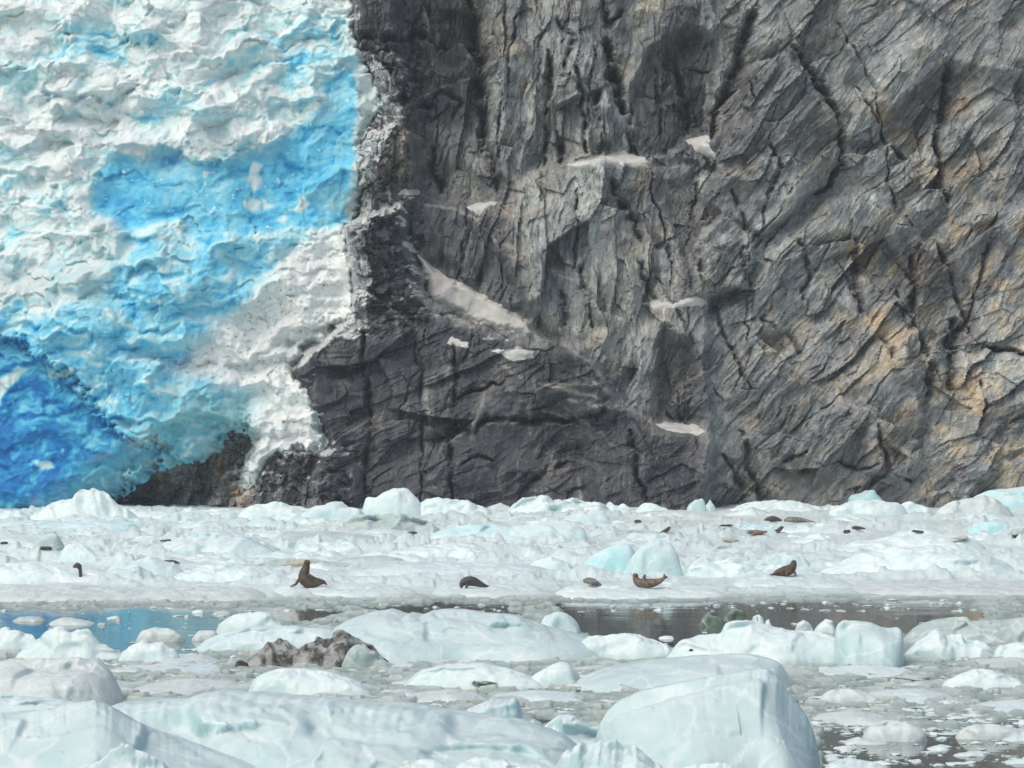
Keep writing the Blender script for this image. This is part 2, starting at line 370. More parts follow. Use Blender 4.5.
SNOW = [  # outline, thickness, label
    ([(414, 249), (432, 263), (450, 276), (470, 284), (492, 298), (512, 310), (528, 318), (545, 336), (560, 342), (540, 343), (515, 333), (492, 328), (470, 321), (458, 313), (444, 306), (428, 296), (424, 274)], 0.9, 'long tapering snow patch running down the gully left of centre on the cliff'),
    ([(485, 349), (502, 350), (518, 345), (536, 352), (533, 360), (512, 363), (498, 356)], 0.3, 'small snow patch just under the lower end of the long snow gully'),
    ([(560, 163), (590, 159), (608, 149), (626, 144), (642, 150), (655, 160), (640, 163), (612, 167), (588, 171)], 0.5, 'humped snow patch capping the buttress in the upper middle of the cliff'),
    ([(686, 131), (712, 126), (716, 143), (722, 157), (706, 150), (694, 141)], 0.3, 'bright triangular snow patch wedged below the dark recess high on the cliff'),
    ([(636, 303), (655, 299), (672, 304), (690, 297), (712, 303), (700, 308), (676, 309), (655, 309)], 0.3, 'narrow snow strip on the ledge at the foot of the pointed rock block'),
    ([(648, 424), (664, 421), (696, 424), (704, 433), (690, 436), (668, 433)], 0.35, 'flat snow patch on the floor of the dark alcove low on the cliff'),
    ([(464, 203), (474, 197), (492, 196), (502, 199), (486, 206), (478, 214)], 0.3, 'grey snow scrap under the top of the dark chimney left of centre'),
    ([(392, 192), (404, 186), (418, 184), (421, 190), (406, 196)], 0.3, 'small white snow tuft on the rocks beside the glacier edge'),
    ([(445, 345), (452, 336), (468, 343), (472, 351), (458, 349)], 0.25, 'small snow tuft on broken rock left of the small ledge patch'),
]

def cliff_depth(U, V):
    WU, WV = warp(U, V, 6, 30, 200)
    WU, WV = warp(WU, WV, 1.6, 7, 205)
    z = (HY - V) * PX
    d = -0.20 * z
    hA, sA, tA = rock_domain(U, V, 82, 20)
    hB, sB, tB = rock_domain(U, V, 50, 40)
    hC, sC, tC = rock_domain(U, V, 22, 60)
    wB = sstep(660, 730, WU + 0.15 * (WV - 200)); wC = poly_mask(WU, WV, BUTTRESS[1][0], 20)
    wC = np.maximum(wC, 0.6 * sstep(880, 960, WU) * sstep(250, 330, WV))
    h = hA * (1 - wB) + hB * wB
    h = h * (1 - 0.8 * wC) + hC * 0.8 * wC
    calm = 1 - 0.45 * poly_mask(WU, WV, [(852, -300), (1400, -300), (1400, 150), (960, 60), (880, 150), (830, 30)], 20)
    calm *= 1 - 0.45 * poly_mask(WU, WV, [(425, 90), (470, 60), (480, 150), (500, 190), (440, 140)], 12)
    calm *= 1 - 0.55 * sstep(-0.05, 0.25, fbm(U / 75, V / 60, 3, 91))
    d = d + 0.46 * h * calm + 1.1 * fbm(U / 85, V / 60, 3, 90)
    for pts, soft, off in BUTTRESS: d = d + 1.3 * off * poly_mask(WU, WV, pts, soft)
    rub = np.maximum(poly_mask(WU, WV, [(345, 20), (420, 30), (415, 130), (425, 330), (345, 330)], 12), poly_mask(WU, WV, [(100, 520), (230, 425), (300, 440), (370, 445), (370, 520)], 12))
    d = d + rub * (0.55 * cells(WU / 15, WV / 11, 98, 1.6, 1.0) + 0.25 * cells(WU / 6.5, WV / 5, 99, 1.6, 1.0))
    g = np.zeros(U.shape)
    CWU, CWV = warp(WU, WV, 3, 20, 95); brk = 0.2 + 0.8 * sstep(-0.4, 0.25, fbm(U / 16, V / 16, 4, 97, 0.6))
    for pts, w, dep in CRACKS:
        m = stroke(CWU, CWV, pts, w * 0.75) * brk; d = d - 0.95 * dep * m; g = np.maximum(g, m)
    sm = np.zeros(U.shape)
    for pts, th, _ in SNOW: sm = np.maximum(sm, poly_mask(U, V, pts, 5))
    return d, g, sm, (sA * (1 - wB) + sB * wB, tA * (1 - wB) + tB * wB), wB, wC

def blur(a, n):
    for _ in range(n):
        a = (np.roll(a, 1, 0) + np.roll(a, -1, 0) + 2 * a) / 4
        a = (np.roll(a, 1, 1) + np.roll(a, -1, 1) + 2 * a) / 4
    return a

CU, CV = stepgrid(-260, 1300, -260, 522, 1.25, 1.1)
dep, grv, snm, (fs, ft), wB, wC = cliff_depth(CU, CV)
dsm = blur(dep, 40)
dep = dep * (1 - 0.9 * snm) + dsm * 0.9 * snm
def cliff_colour(U, V):
    WU, WV = warp(U, V, 18, 40, 300); WU, WV = warp(WU, WV, 5, 9, 305)
    base = np.array([0.245, 0.278, 0.284]); c = np.ones(U.shape + (3,)) * base
    def blend(w, col):
        nonlocal c
        w = np.clip(w, 0, 1)[..., None]; c = c * (1 - w) + np.array(col) * w
    n = fbm(fs / 70, ft / 18, 5, 310, 0.6); n2 = fbm(U / 45, V / 45, 5, 320, 0.6); n3 = fbm(fs / 22, ft / 4, 4, 330, 0.65)
    blend(sstep(0.0, 0.35, n) * 0.7, (0.32, 0.355, 0.325)); blend(sstep(0.05, 0.4, -n) * 0.6, (0.135, 0.148, 0.162))
    def zone(pts, soft=22): return poly_mask(WU, WV, pts, soft)
    tan = 0.16 * np.ones(U.shape)
    for pts, w in [([(840, 230), (900, 215), (1100, 190), (1100, 500), (900, 500), (850, 420)], 0.75), ([(870, 80), (1000, 70), (1040, 180), (950, 215), (870, 200)], 0.45),
                   ([(965, 350), (1024, 350), (1024, 480), (975, 440), (940, 400)], 0.9), ([(750, 390), (880, 370), (900, 505), (760, 505)], 0.45), ([(366, 120), (420, 120), (422, 180), (366, 170)], 1.0),
                   ([(500, -20), (540, -20), (545, 80), (490, 130)], 0.35), ([(600, -40), (700, -40), (690, 60), (620, 80)], 0.45), ([(505, 170), (570, 165), (560, 230), (510, 230)], 0.6),
                   ([(600, 170), (680, 190), (680, 330), (620, 330)], 0.35), ([(740, 300), (860, 230), (870, 360), (760, 400)], 0.3), ([(390, 360), (425, 360), (425, 440), (380, 440)], 0.5), ([(180, 470), (235, 440), (262, 500), (170, 515)], 0.9),
                   ([(590, 140), (650, 130), (690, 160), (640, 190)], 0.4)]:
        tan = np.maximum(tan, w * zone(pts))
    blend(tan * sstep(-0.15, 0.3, n2 + 0.5 * n), (0.43, 0.355, 0.24)); blend(tan * 0.8 * sstep(0.18, 0.4, n2 - 0.3 * n3), (0.50, 0.36, 0.20))
    blend(tan * sstep(0.1, 0.4, -n2 + n * 0.3) * 0.8, (0.15, 0.12, 0.115))
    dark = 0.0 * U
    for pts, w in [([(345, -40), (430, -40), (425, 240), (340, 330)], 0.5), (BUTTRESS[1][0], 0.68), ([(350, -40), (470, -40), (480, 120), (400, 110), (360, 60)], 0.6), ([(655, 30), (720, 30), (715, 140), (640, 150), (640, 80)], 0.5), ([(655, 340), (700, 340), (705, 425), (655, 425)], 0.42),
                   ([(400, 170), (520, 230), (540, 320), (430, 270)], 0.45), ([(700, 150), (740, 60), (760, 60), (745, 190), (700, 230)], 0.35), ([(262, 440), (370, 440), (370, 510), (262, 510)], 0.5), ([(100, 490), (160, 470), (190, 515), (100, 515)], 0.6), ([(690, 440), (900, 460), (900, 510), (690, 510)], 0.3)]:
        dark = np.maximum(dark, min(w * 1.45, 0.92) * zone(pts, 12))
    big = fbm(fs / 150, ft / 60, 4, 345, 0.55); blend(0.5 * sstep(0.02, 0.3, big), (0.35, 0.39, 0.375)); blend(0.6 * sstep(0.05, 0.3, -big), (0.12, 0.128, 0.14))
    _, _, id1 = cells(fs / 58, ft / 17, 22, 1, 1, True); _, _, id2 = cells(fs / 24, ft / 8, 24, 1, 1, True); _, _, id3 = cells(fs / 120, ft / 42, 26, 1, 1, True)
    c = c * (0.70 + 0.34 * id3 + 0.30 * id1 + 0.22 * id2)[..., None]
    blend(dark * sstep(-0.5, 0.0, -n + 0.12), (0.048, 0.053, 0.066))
    c = c * (1 - 0.42 * sstep(0.25, 0.8, grv))[..., None]                      # crack shade painted into the rock colour along the grooves
    c = c * (1 + 0.85 * np.clip(n3, -0.6, 0.8) + 0.6 * np.clip(fbm(fs / 7, ft / 1.8, 3, 335, 0.6), -.5, .5))[..., None]
    blend(sstep(0.32, 0.5, n3 + 0.25 * n) * 0.5, (0.33, 0.32, 0.29))
    _p = random.Random(4)
    for _ in range(46):
        x_, y_ = _p.uniform(380, 1050), _p.uniform(0, 500); a_ = math.radians(_p.choice([-32, -38, -28, 20, 60]) + _p.uniform(-8, 8)); l_ = _p.uniform(25, 120)
        a, b = warp(U, V, 4, 16, 351); m = stroke(a, b, [(x_, y_), (x_ + l_ * math.cos(a_), y_ - l_ * math.sin(a_))], _p.uniform(.7, 1.2))
        blend(m * 0.6 * sstep(-0.3, 0.1, fbm(U / 9, V / 9, 3, 361)), (0.44, 0.42, 0.38))
    for pts in [[(505, 254), (540, 268), (600, 290), (640, 302)], [(575, 376), (615, 398), (650, 424)], [(598, 252), (640, 290), (668, 306)], [(700, 333), (726, 348), (760, 365), (840, 400), (885, 425)], [(700, 463), (725, 480), (762, 502)],
                [(860, 424), (900, 452), (940, 478)], [(872, 478), (905, 488), (932, 502)], [(1000, 448), (1030, 468)], [(418, 201), (452, 205), (474, 214), (500, 243), (530, 258)], [(370, 38), (392, 50), (404, 66)],
                [(870, 352), (850, 368), (835, 378)], [(720, 250), (735, 265)], [(716, 216), (733, 222), (750, 236)], [(640, 400), (670, 420)], [(540, 385), (590, 398), (640, 415)], [(500, 365), (520, 378)], [(560, 345), (590, 365), (606, 385)],
                [(975, -4), (1000, 10), (1024, 22)], [(830, 120), (850, 100)], [(740, 430), (800, 480)], [(560, 400), (620, 410)], [(405, 280), (440, 300)], [(690, 262), (700, 238), (718, 222)]]:
        a, b = warp(U, V, 3, 14, 350); m = stroke(a, b, pts, 1.9)
        blend(m * 0.85 * sstep(-0.45, 0.0, fbm(U / 9, V / 9, 3, 360)), (0.42, 0.40, 0.36))
    # snow and ice rubble lodged between the rocks beside the glacier
    sd = -poly_sd(WU, WV, ICE_EDGE)
    near = (1 - sstep(4, 45, sd)) * sstep(40, 90, V) * (1 - sstep(330, 380, V)) + (1 - sstep(0, 24, sd)) * 0.8
    near = np.maximum(near, 0.55 * poly_mask(WU, WV, [(360, 20), (420, 40), (420, 110), (370, 90)], 14))
    near = np.maximum(near, 0.75 * poly_mask(WU, WV, [(355, 165), (420, 180), (415, 230), (430, 330), (405, 330), (395, 240), (350, 235)], 10))
    near = np.maximum(near, 0.5 * poly_mask(WU, WV, [(425, 295), (480, 325), (540, 345), (480, 360), (430, 330)], 10))
    near = np.maximum(near, 0.45 * poly_mask(WU, WV, [(250, 440), (370, 440), (372, 500), (250, 500)], 12))
    up = np.gradient(blur(dep, 2), axis=0)      # flat treads hold snow
    up = np.clip(up * 2.0, -0.5, 0.8)
    blend(sstep(0.17, 0.24, near * 0.75 + 0.5 * fbm(U / 8, V / 6, 4, 370, 0.6) + 0.35 * up - 0.50) * 0.95, (0.66, 0.70, 0.70))
    blend(sstep(0.62, 0.8, up + 0.5 * n2) * 0.35, (0.36, 0.35, 0.32))
    return np.clip(c, 0.012, 0.8)
X = (CU - 512) * PX; Z = CH + (HY - CV) * PX
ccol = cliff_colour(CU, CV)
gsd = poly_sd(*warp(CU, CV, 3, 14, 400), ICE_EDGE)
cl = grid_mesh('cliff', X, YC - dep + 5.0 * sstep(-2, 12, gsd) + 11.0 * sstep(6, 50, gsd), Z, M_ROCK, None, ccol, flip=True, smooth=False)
tag(cl, kind='structure')

for pts, th, lab in SNOW:
    a, b = warp(CU, CV, 3.0, 8, 700)
    sd = poly_sd(a, b, pts)
    r0, r1 = np.where(sd.max(1) > -4)[0][[0, -1]]; c0, c1 = np.where(sd.max(0) > -4)[0][[0, -1]]
    s = np.s_[r0:r1 + 1, c0:c1 + 1]
    lift = th * (sstep(-2.5, 8, sd[s]) * 1.6 - 0.45) + 0.06 * fbm(CU[s] / 5, CV[s] / 3, 4, 3)
    o = grid_mesh('snow_patch', X[s], YC - dep[s] - lift, Z[s], M_SNOW, sd[s] > -2.5, flip=True)
    tag(o, lab, 'snow patch', 'snow patches on the cliff ledges')

# ------------------------------------------------------------------ the glacier
GU, GV = stepgrid(-300, 400, -260, 520, 1.15, 1.1)
a, b = warp(GU, GV, 7, 20, 500); a, b = warp(a, b, 6, 7, 505)
sd = poly_sd(a, b, ICE_EDGE)
# cliff depth resampled on the glacier's grid
ui = np.clip(np.round((GU + 260) / 1.25).astype(int), 0, CU.shape[1] - 1); vi = np.clip(np.round((GV + 260) / 1.1).astype(int), 0, CU.shape[0] - 1)
base_d = blur(dep, 30)[vi, ui]; _w = sstep(-25, 30, sd); base_d = base_d * (1 - _w) + _w * (2.2 - 0.2 * (HY - GV) * PX)
WU, WV = warp(GU, GV, 14, 45, 510); WU, WV = warp(WU, WV, 6, 14, 515)
FACE = [(92, 215), (96, 185), (104, 150), (140, 158), (165, 148), (205, 162), (245, 148), (285, 140), (312, 120), (332, 80), (346, 62), (351, 110), (353, 190), (344, 224), (312, 232), (285, 226), (250, 234), (215, 238), (180, 222), (150, 228), (128, 236), (110, 222)]
COL = [(316, 110), (334, 80), (347, 64), (352, 110), (353, 195), (340, 222), (310, 226), (300, 160)]
LOW = [(-400, 340), (0, 330), (40, 350), (80, 380), (110, 420), (140, 440), (170, 445), (150, 470), (95, 520), (-400, 520)]
EU, EV = warp(GU, GV, 8, 30, 516); rag = fbm(GU / 9, GV / 9, 4, 517, 0.65)
mface = sstep(0.25, 0.75, poly_mask(EU, EV, FACE, 10) + 0.6 * rag); mcol = sstep(0.25, 0.75, poly_mask(EU, EV, COL, 9) + 0.35 * rag); mlow = sstep(0.2, 0.8, poly_mask(WU, WV, LOW, 20) + 0.5 * rag)
calm = 1 - 0.75 * np.maximum(mface, mcol) - 0.55 * mlow * (1 - mface)
g = 2.6 + 3.2 * sstep(0, 200, sd + 25) - 2.4 * (1 - sstep(-3, 6, sd))
g = g + 3.0 * sstep(215, 300, GV + 0.1 * (GU - 150)) * (1 - sstep(150, 260, GU)) - 3.0 * sstep(430, 500, GV) * sstep(60, 160, GU) - 2.0 * mlow
g = g - 0.9 * poly_mask(EU, EV, FACE, 14) * (1 - 0.5 * mcol) - 4 * sstep(0, -260, GV) * 1.0 - 0.12 * (HY - GV) * PX
bw, bv = WU / 1.25, WV
bil = 1 - 2 * np.abs(perlin(bw / 55, bv / 34, 520)) * 1.4
g = g + (0.3 + 0.7 * calm) * (1.1 * (1 - 2.4 * np.abs(perlin(bw / 62 + 3, bv / 48, 541))) + 0.9 * fbm(bw / 60, bv / 50, 2, 543))
g = g + 0.40 * calm * (1.0 * bil + blur(1.4 * cells(bw / 46, bv / 30, 521, 1.6, 0.7), 1) + 0.45 * cells(bw / 19, bv / 13, 522, 1.7, 0.7) + 0.15 * cells(bw / 7, bv / 5, 523, 1.5, 1.0) + 0.07 * cells(bw / 3.5, bv / 3, 524, 1.5, 1.0))
g = g + (0.3 + 0.7 * calm) * (0.17 * fbm(GU / 26, GV / 18, 5, 525, 0.55)) + 0.3 * mface * cells(WU / 50, WV / 60, 526, 1.2, .7)
for pts, w, dp in [([(36, 90), (60, 96), (85, 98), (98, 94)], 3.5, 3), ([(98, 98), (115, 98), (135, 84)], 3.5, 2.6), ([(83, 76), (84, 92)], 3, 2), ([(57, 188), (68, 215), (75, 232)], 2.5, 2.2), ([(20, 92), (36, 80)], 3, 1.5),
                   ([(164, 158), (170, 170)], 3, 1.2), ([(258, 138), (266, 122)], 2, 1.5), ([(286, 346), (294, 344)], 5, 3), ([(180, 58), (200, 56)], 4, 1.8), ([(125, 36), (140, 38), (152, 34)], 4, 1.8), ([(292, 368), (300, 364)], 5, 2.5),
                   ([(120, 92), (150, 88)], 3, 1.5), ([(262, 440), (275, 430), (280, 410)], 6, 2.2), ([(60, 520), (120, 492)], 6, 2), ([(40, 330), (90, 345), (130, 340)], 5, 1.2), ([(0, 300), (60, 312)], 5, 1.3), ([(320, 0), (300, 60), (270, 78)], 5, 1.2)]:
    g = g - 0.32 * dp * stroke(*warp(GU, GV, 6, 12, 530), pts, w * 1.5)
g = g + 1.3 * poly_mask(WU, WV, [(124, 14), (160, 12), (158, 34), (140, 40), (124, 36)], 5) + 1.6 * poly_mask(WU, WV, [(30, 95), (40, 68), (84, 64), (132, 84), (112, 96), (60, 98)], 5)
g = g + 1.6 * poly_mask(WU, WV, [(188, 108), (208, 98), (224, 106), (230, 118), (194, 122)], 5) + 1.8 * poly_mask(WU, WV, [(85, 240), (100, 226), (116, 224), (128, 240), (120, 262), (95, 262)], 6)

def glacier_colour(U, V):
    """dense blue ice shows where the snowy crust has gone: in hollows and on fresh faces"""
    n1 = fbm(U / 60, V / 40, 5, 600, 0.6); n2 = fbm(WU / 28, WV / 16, 5, 610, 0.62); n3 = fbm(U / 10, V / 8, 4, 620, 0.6)
    t2 = fbm(WU / 40, (WV + 0.35 * WU) / 12, 5, 615, 0.6)
    z = lambda pts, s=20: poly_mask(EU, EV, pts, s)
    B = 0.10 + 0 * U
    def up_to(w, v):
        nonlocal B
        B = B * (1 - w) + v * w
    up_to(z([(225, 60), (250, 10), (345, 0), (352, 70), (300, 120), (240, 90)], 26), 0.32)
    up_to(z([(322, 60), (335, 10), (352, 40), (350, 90)], 12), 0.48)
    up_to(z([(28, 62), (60, 28), (88, 14), (110, 26), (128, 40), (104, 62), (60, 60)], 14), 0.46)
    up_to(z([(-300, 56), (30, 60), (30, 90), (-300, 92)], 14), 0.36); up_to(z([(130, 120), (150, 98), (200, 92), (205, 114), (150, 122)], 12), 0.40)
    up_to(z([(120, 26), (160, 24), (160, 40), (125, 40)], 8), 0.34); up_to(z([(0, 150), (60, 190), (100, 240), (60, 300), (-300, 300), (-300, 150)], 30), 0.22)
    up_to(z([(110, 262), (150, 236), (300, 232), (270, 300), (225, 330), (245, 390), (240, 450), (150, 530), (-400, 530), (-400, 330), (0, 318), (60, 308)], 32), 0.56)
    up_to(z([(135, 240), (180, 232), (300, 240), (240, 266), (150, 266)], 12) * 0.8, 0.52)
    up_to(poly_mask(EU, EV, FACE, 10), 0.72); up_to(z([(150, 160), (180, 160), (225, 165), (235, 215), (200, 228), (165, 190)], 10) * 0.6, 0.55); up_to(poly_mask(EU, EV, COL, 16), 0.68)
    up_to(z([(312, 120), (334, 70), (350, 50), (352, 110)], 12) * 0.7, 0.52); up_to(z([(305, 190), (350, 190), (345, 225), (315, 230)], 10) * 0.6, 0.50)
    up_to(poly_mask(WU, WV, LOW, 26), 0.93); up_to(z([(0, 330), (60, 345), (130, 420), (90, 440), (40, 400), (0, 390)], 20) * 0.45, 0.70)
    amp = 1 - 0.45 * mface - 0.5 * mcol * (1 - mface)
    rel = np.clip(blur(g, 14) - g, -0.6, 0.8); upf = np.clip(np.gradient(blur(g, 2), axis=0), -0.25, 0.35)
    B = B + amp * (0.46 * n2 + 0.42 * t2 + 0.16 * n3) + 0.20 * rel - 0.35 * upf
    B = B - 0.7 * sstep(0.40, 0.48, n3 + 0.3 * n2) * np.maximum(mface, 0.6 * mlow) * 0.8
    for p in [[(250, 158), (262, 160), (262, 185), (256, 192), (250, 180)], [(244, 204), (252, 197), (262, 202), (260, 210), (248, 211)], [(296, 205), (304, 188), (308, 200), (300, 213), (290, 212)], [(262, 198), (273, 206), (266, 209)], [(276, 220), (284, 214), (284, 222)],
              [(0, 398), (0, 412), (14, 404), (36, 372), (30, 368)], [(45, 462), (58, 460), (62, 468), (54, 470)], [(60, 375), (88, 370), (84, 378), (62, 380)]]:
        up_to(z(p, 2.5) * 0.85, 0.08)
    B = np.clip(B, 0, 1)
    xs = [0, .15, .32, .5, .7, .85, 1.0]
    cols = np.array([(0.78, 0.85, 0.85), (0.74, 0.86, 0.875), (0.58, 0.83, 0.875), (0.32, 0.71, 0.84), (0.13, 0.565, 0.80), (0.030, 0.33, 0.63), (0.008, 0.18, 0.50)])
    c = np.stack([np.interp(B, xs, cols[:, q]) for q in range(3)], -1)
    def blend(w, col):
        nonlocal c
        w = np.clip(w, 0, 1)[..., None]; c = c * (1 - w) + np.array(col) * w
    # dirt veils
    blend(0.4 * z([(0, 118), (70, 118), (85, 140), (20, 150)], 16) * sstep(-0.2, 0.3, n3), (0.50, 0.46, 0.42))
    blend(0.4 * z([(100, 160), (115, 138), (200, 142), (270, 150), (200, 158)], 12), (0.56, 0.58, 0.55))
    blend(0.45 * z([(10, 275), (70, 262), (120, 270), (110, 300), (20, 305)], 20), (0.46, 0.53, 0.50))
    blend(0.45 * z([(84, 245), (100, 224), (122, 226), (128, 262), (95, 266)], 10), (0.48, 0.60, 0.58))
    blend(z([(166, 160), (174, 155), (182, 160), (174, 168)], 2) * 0.7, (0.04, 0.26, 0.52)); blend(z([(44, 94), (56, 96), (56, 100), (44, 99)], 2) * 0.8, (0.10, 0.28, 0.45)); blend(z([(76, 96), (86, 95), (86, 100), (78, 101)], 2) * 0.8, (0.10, 0.25, 0.42))
    teal = z([(100, 470), (150, 430), (200, 395), (250, 400), (262, 430), (220, 445), (170, 470), (110, 505), (40, 510)], 18)
    blend(teal * 0.65, (0.17, 0.48, 0.54)); blend(teal * sstep(0, 0.3, n2 + 0.3 * t2) * 0.7, (0.46, 0.68, 0.68)); blend(teal * sstep(0.05, 0.35, -n2) * 0.6, (0.07, 0.31, 0.38))
    # white rubble apron by the rock
    wz = z([(180, 372), (205, 345), (235, 320), (262, 290), (290, 255), (352, 228), (362, 320), (300, 352), (330, 448), (262, 490), (240, 492), (250, 440), (282, 400), (240, 385)], 12)
    blend(wz * sstep(-0.5, 0.05, n2 + 0.5 * n3 + 0.12), (0.80, 0.845, 0.83)); blend(wz * 0.4 * sstep(0.14, 0.36, n3), (0.46, 0.48, 0.45)); blend(wz * 0.8 * sstep(0.32, 0.42, fbm(U / 5, V / 4, 4, 640, 0.6) + 0.15 * n3), (0.14, 0.14, 0.14))
    blend(0.85 * z([(352, 60), (384, 100), (366, 130), (362, 215), (346, 228), (353, 150)], 5), (0.58, 0.68, 0.67))
    blend(0.6 * sstep(0.32, 0.5, n3) * z([(352, 60), (384, 100), (366, 130), (362, 215), (346, 228), (353, 150)], 5), (0.22, 0.24, 0.24))
    return np.clip(c, 0.005, 0.85)
gcol = glacier_colour(GU, GV)
gl = grid_mesh('glacier', (GU - 512) * PX, YC - base_d - g, CH + (HY - GV) * PX, M_GLAC, sd > -5, gcol, flip=True)
tag(gl, 'blue and white crevassed glacier front against the left side of the cliff', 'glacier')

# ------------------------------------------------------------------ water and slush
def at(px, py, z=0.0):
    Y = F * (CH - z) / (py - HY); return Vector(((px - 512) * Y / F, Y, z))
wx, wy = np.meshgrid(np.linspace(-880, 880, 3), np.linspace(-280, 880, 3))
tag(grid_mesh('water', wx, wy, 0 * wx, M_WATER), kind='structure')

SU, SV = stepgrid(-160, 1190, 497, 790, 1.6, 0.55)
SY = F * CH / (SV - HY); SX = (SU - 512) * SY / F
OPEN = [  # pools of open water: outline, softness
    ([(-200, 611), (60, 613), (140, 609), (235, 611), (225, 640), (190, 655), (120, 652), (-200, 640)], 5),
    ([(556, 606), (600, 604), (680, 603), (760, 604), (860, 602), (950, 601), (985, 612), (975, 630), (900, 632), (700, 648), (600, 640)], 4),
    ([(822, 730), (870, 722), (905, 732), (960, 730), (1030, 716), (1200, 716), (1200, 800), (822, 800)], 4),
    ([(350, 606), (420, 603), (505, 604), (520, 616), (400, 616)], 3), ([(190, 612), (270, 608), (345, 612), (310, 622), (240, 616)], 3),
    ([(264, 547), (300, 545), (300, 549)], 2),
]
om = np.zeros(SU.shape)
a, b = SU + 14 * fbm(SX / 3, SY / 6, 4, 801), SV + 3.0 * fbm(SX / 3 + 7, SY / 6, 4, 802)
for pts, s in OPEN: om = np.maximum(om, poly_mask(a, b, pts, s))
hump = 0.35 + 0.65 * sstep(-0.1, 0.25, fbm(SX / 14, SY / 12, 3, 811))
back = 1 - sstep(590, 606, SV + 3 * fbm(SX / 4, SY / 8, 3, 810))
rid = (1 - 2 * np.abs(perlin(SX / 7 + 0.3 * SY / 7, SY / 7, 820)))
mound = 0.10 + 0.36 * np.maximum(rid, -0.2) + 0.42 * fbm(SX / 3.6, SY / 3.5, 5, 821, 0.6) + 0.30 * np.maximum(0, fbm(SX / 1.5, SY / 1.8, 3, 824)) * 2 + 0.16 * cells(SX / 1.6, SY / 2.4, 822, 1.3, 0.7) + 0.07 * cells(SX / .7, SY / 1.1, 825, 1.3, 0.8)
mound = np.maximum(mound, 0.04 + 0.05 * fbm(SX / 2, SY / 3, 3, 826))
mound = 1.25 * mound * (0.45 + 0.55 * sstep(597, 560, SV)) * hump * (0.5 + 0.5 * sstep(508, 525, SV))
shelf = 0.10 + 0.10 * fbm(SX / 4, SY / 6, 4, 830) + 0.05 * cells(SX / 1.2, SY / 1.6, 831, 1, 1)
hf = shelf * 0.25 + 0.025 + 0.14 * fbm(SX / 1.8, SY / 2.6, 5, 840, 0.6) + 0.07 * cells(SX / 0.5, SY / 0.8, 842, 1.0, 1.0)
h = hf * (1 - back) + np.maximum(mound, shelf) * back
h = h * (1 - om) - 0.25 * om + 0.11 * om * np.maximum(0, fbm(SX / 1.5, SY / 5, 4, 850) * 2 - 0.1)
h = h + 0.015 * fbm(SX * 3, SY * 3, 3, 860)
wet = np.array([0.29, 0.37, 0.325]); dry = np.array([0.74, 0.865, 0.865])
dry = dry * back[..., None] + np.array([0.60, 0.68, 0.65]) * (1 - back[..., None])
k = sstep(-0.02, 0.18, h + 0.03 * back + 0.06 * fbm(SX / 1.2, SY / 1.4, 3, 870))[..., None]
tag(grid_mesh('slush_ice', SX, SY, h, M_SLUSH, None, wet * (1 - k) + dry * k, flip=True), kind='stuff')

# ------------------------------------------------------------------ haze
def haze(density):
    x0, x1, y0, y1, z0, z1 = -900, 900, -300, 900, -3, 100
    v = [(x, y, z) for z in (z0, z1) for x, y in ((x0, y0), (x1, y0), (x1, y1), (x0, y1))]
    f = [(3, 2, 1, 0), (4, 5, 6, 7), (0, 1, 5, 4), (1, 2, 6, 5), (2, 3, 7, 6), (3, 0, 4, 7)]
    me = bpy.data.meshes.new('haze'); me.from_pydata(v, [], f); o = bpy.data.objects.new('haze', me); SC.collection.objects.link(o)
    m = bpy.data.materials.new('damp_air'); m.use_nodes = True; t = m.node_tree; t.nodes.remove(t.nodes['Principled BSDF'])
    p = t.nodes.new('ShaderNodeVolumePrincipled'); p.inputs['Color'].default_value = (0.84, 0.90, 0.96, 1); p.inputs['Density'].default_value = density; p.inputs['Anisotropy'].default_value = 0.2
    t.links.new(p.outputs[0], t.nodes['Material Output'].inputs['Volume']); me.materials.append(m); tag(o, kind='stuff')
haze(0.00018)

# ------------------------------------------------------------------ ice floes
ICEOBJ = [bpy.data.objects['slush_ice']]
def blur_e(a, n):
    for _ in range(n):
        p_ = np.pad(a, 1, mode='edge'); a = (p_[:-2, 1:-1] + p_[2:, 1:-1] + p_[1:-1, :-2] + p_[1:-1, 2:] + 2 * a) / 6
    return a

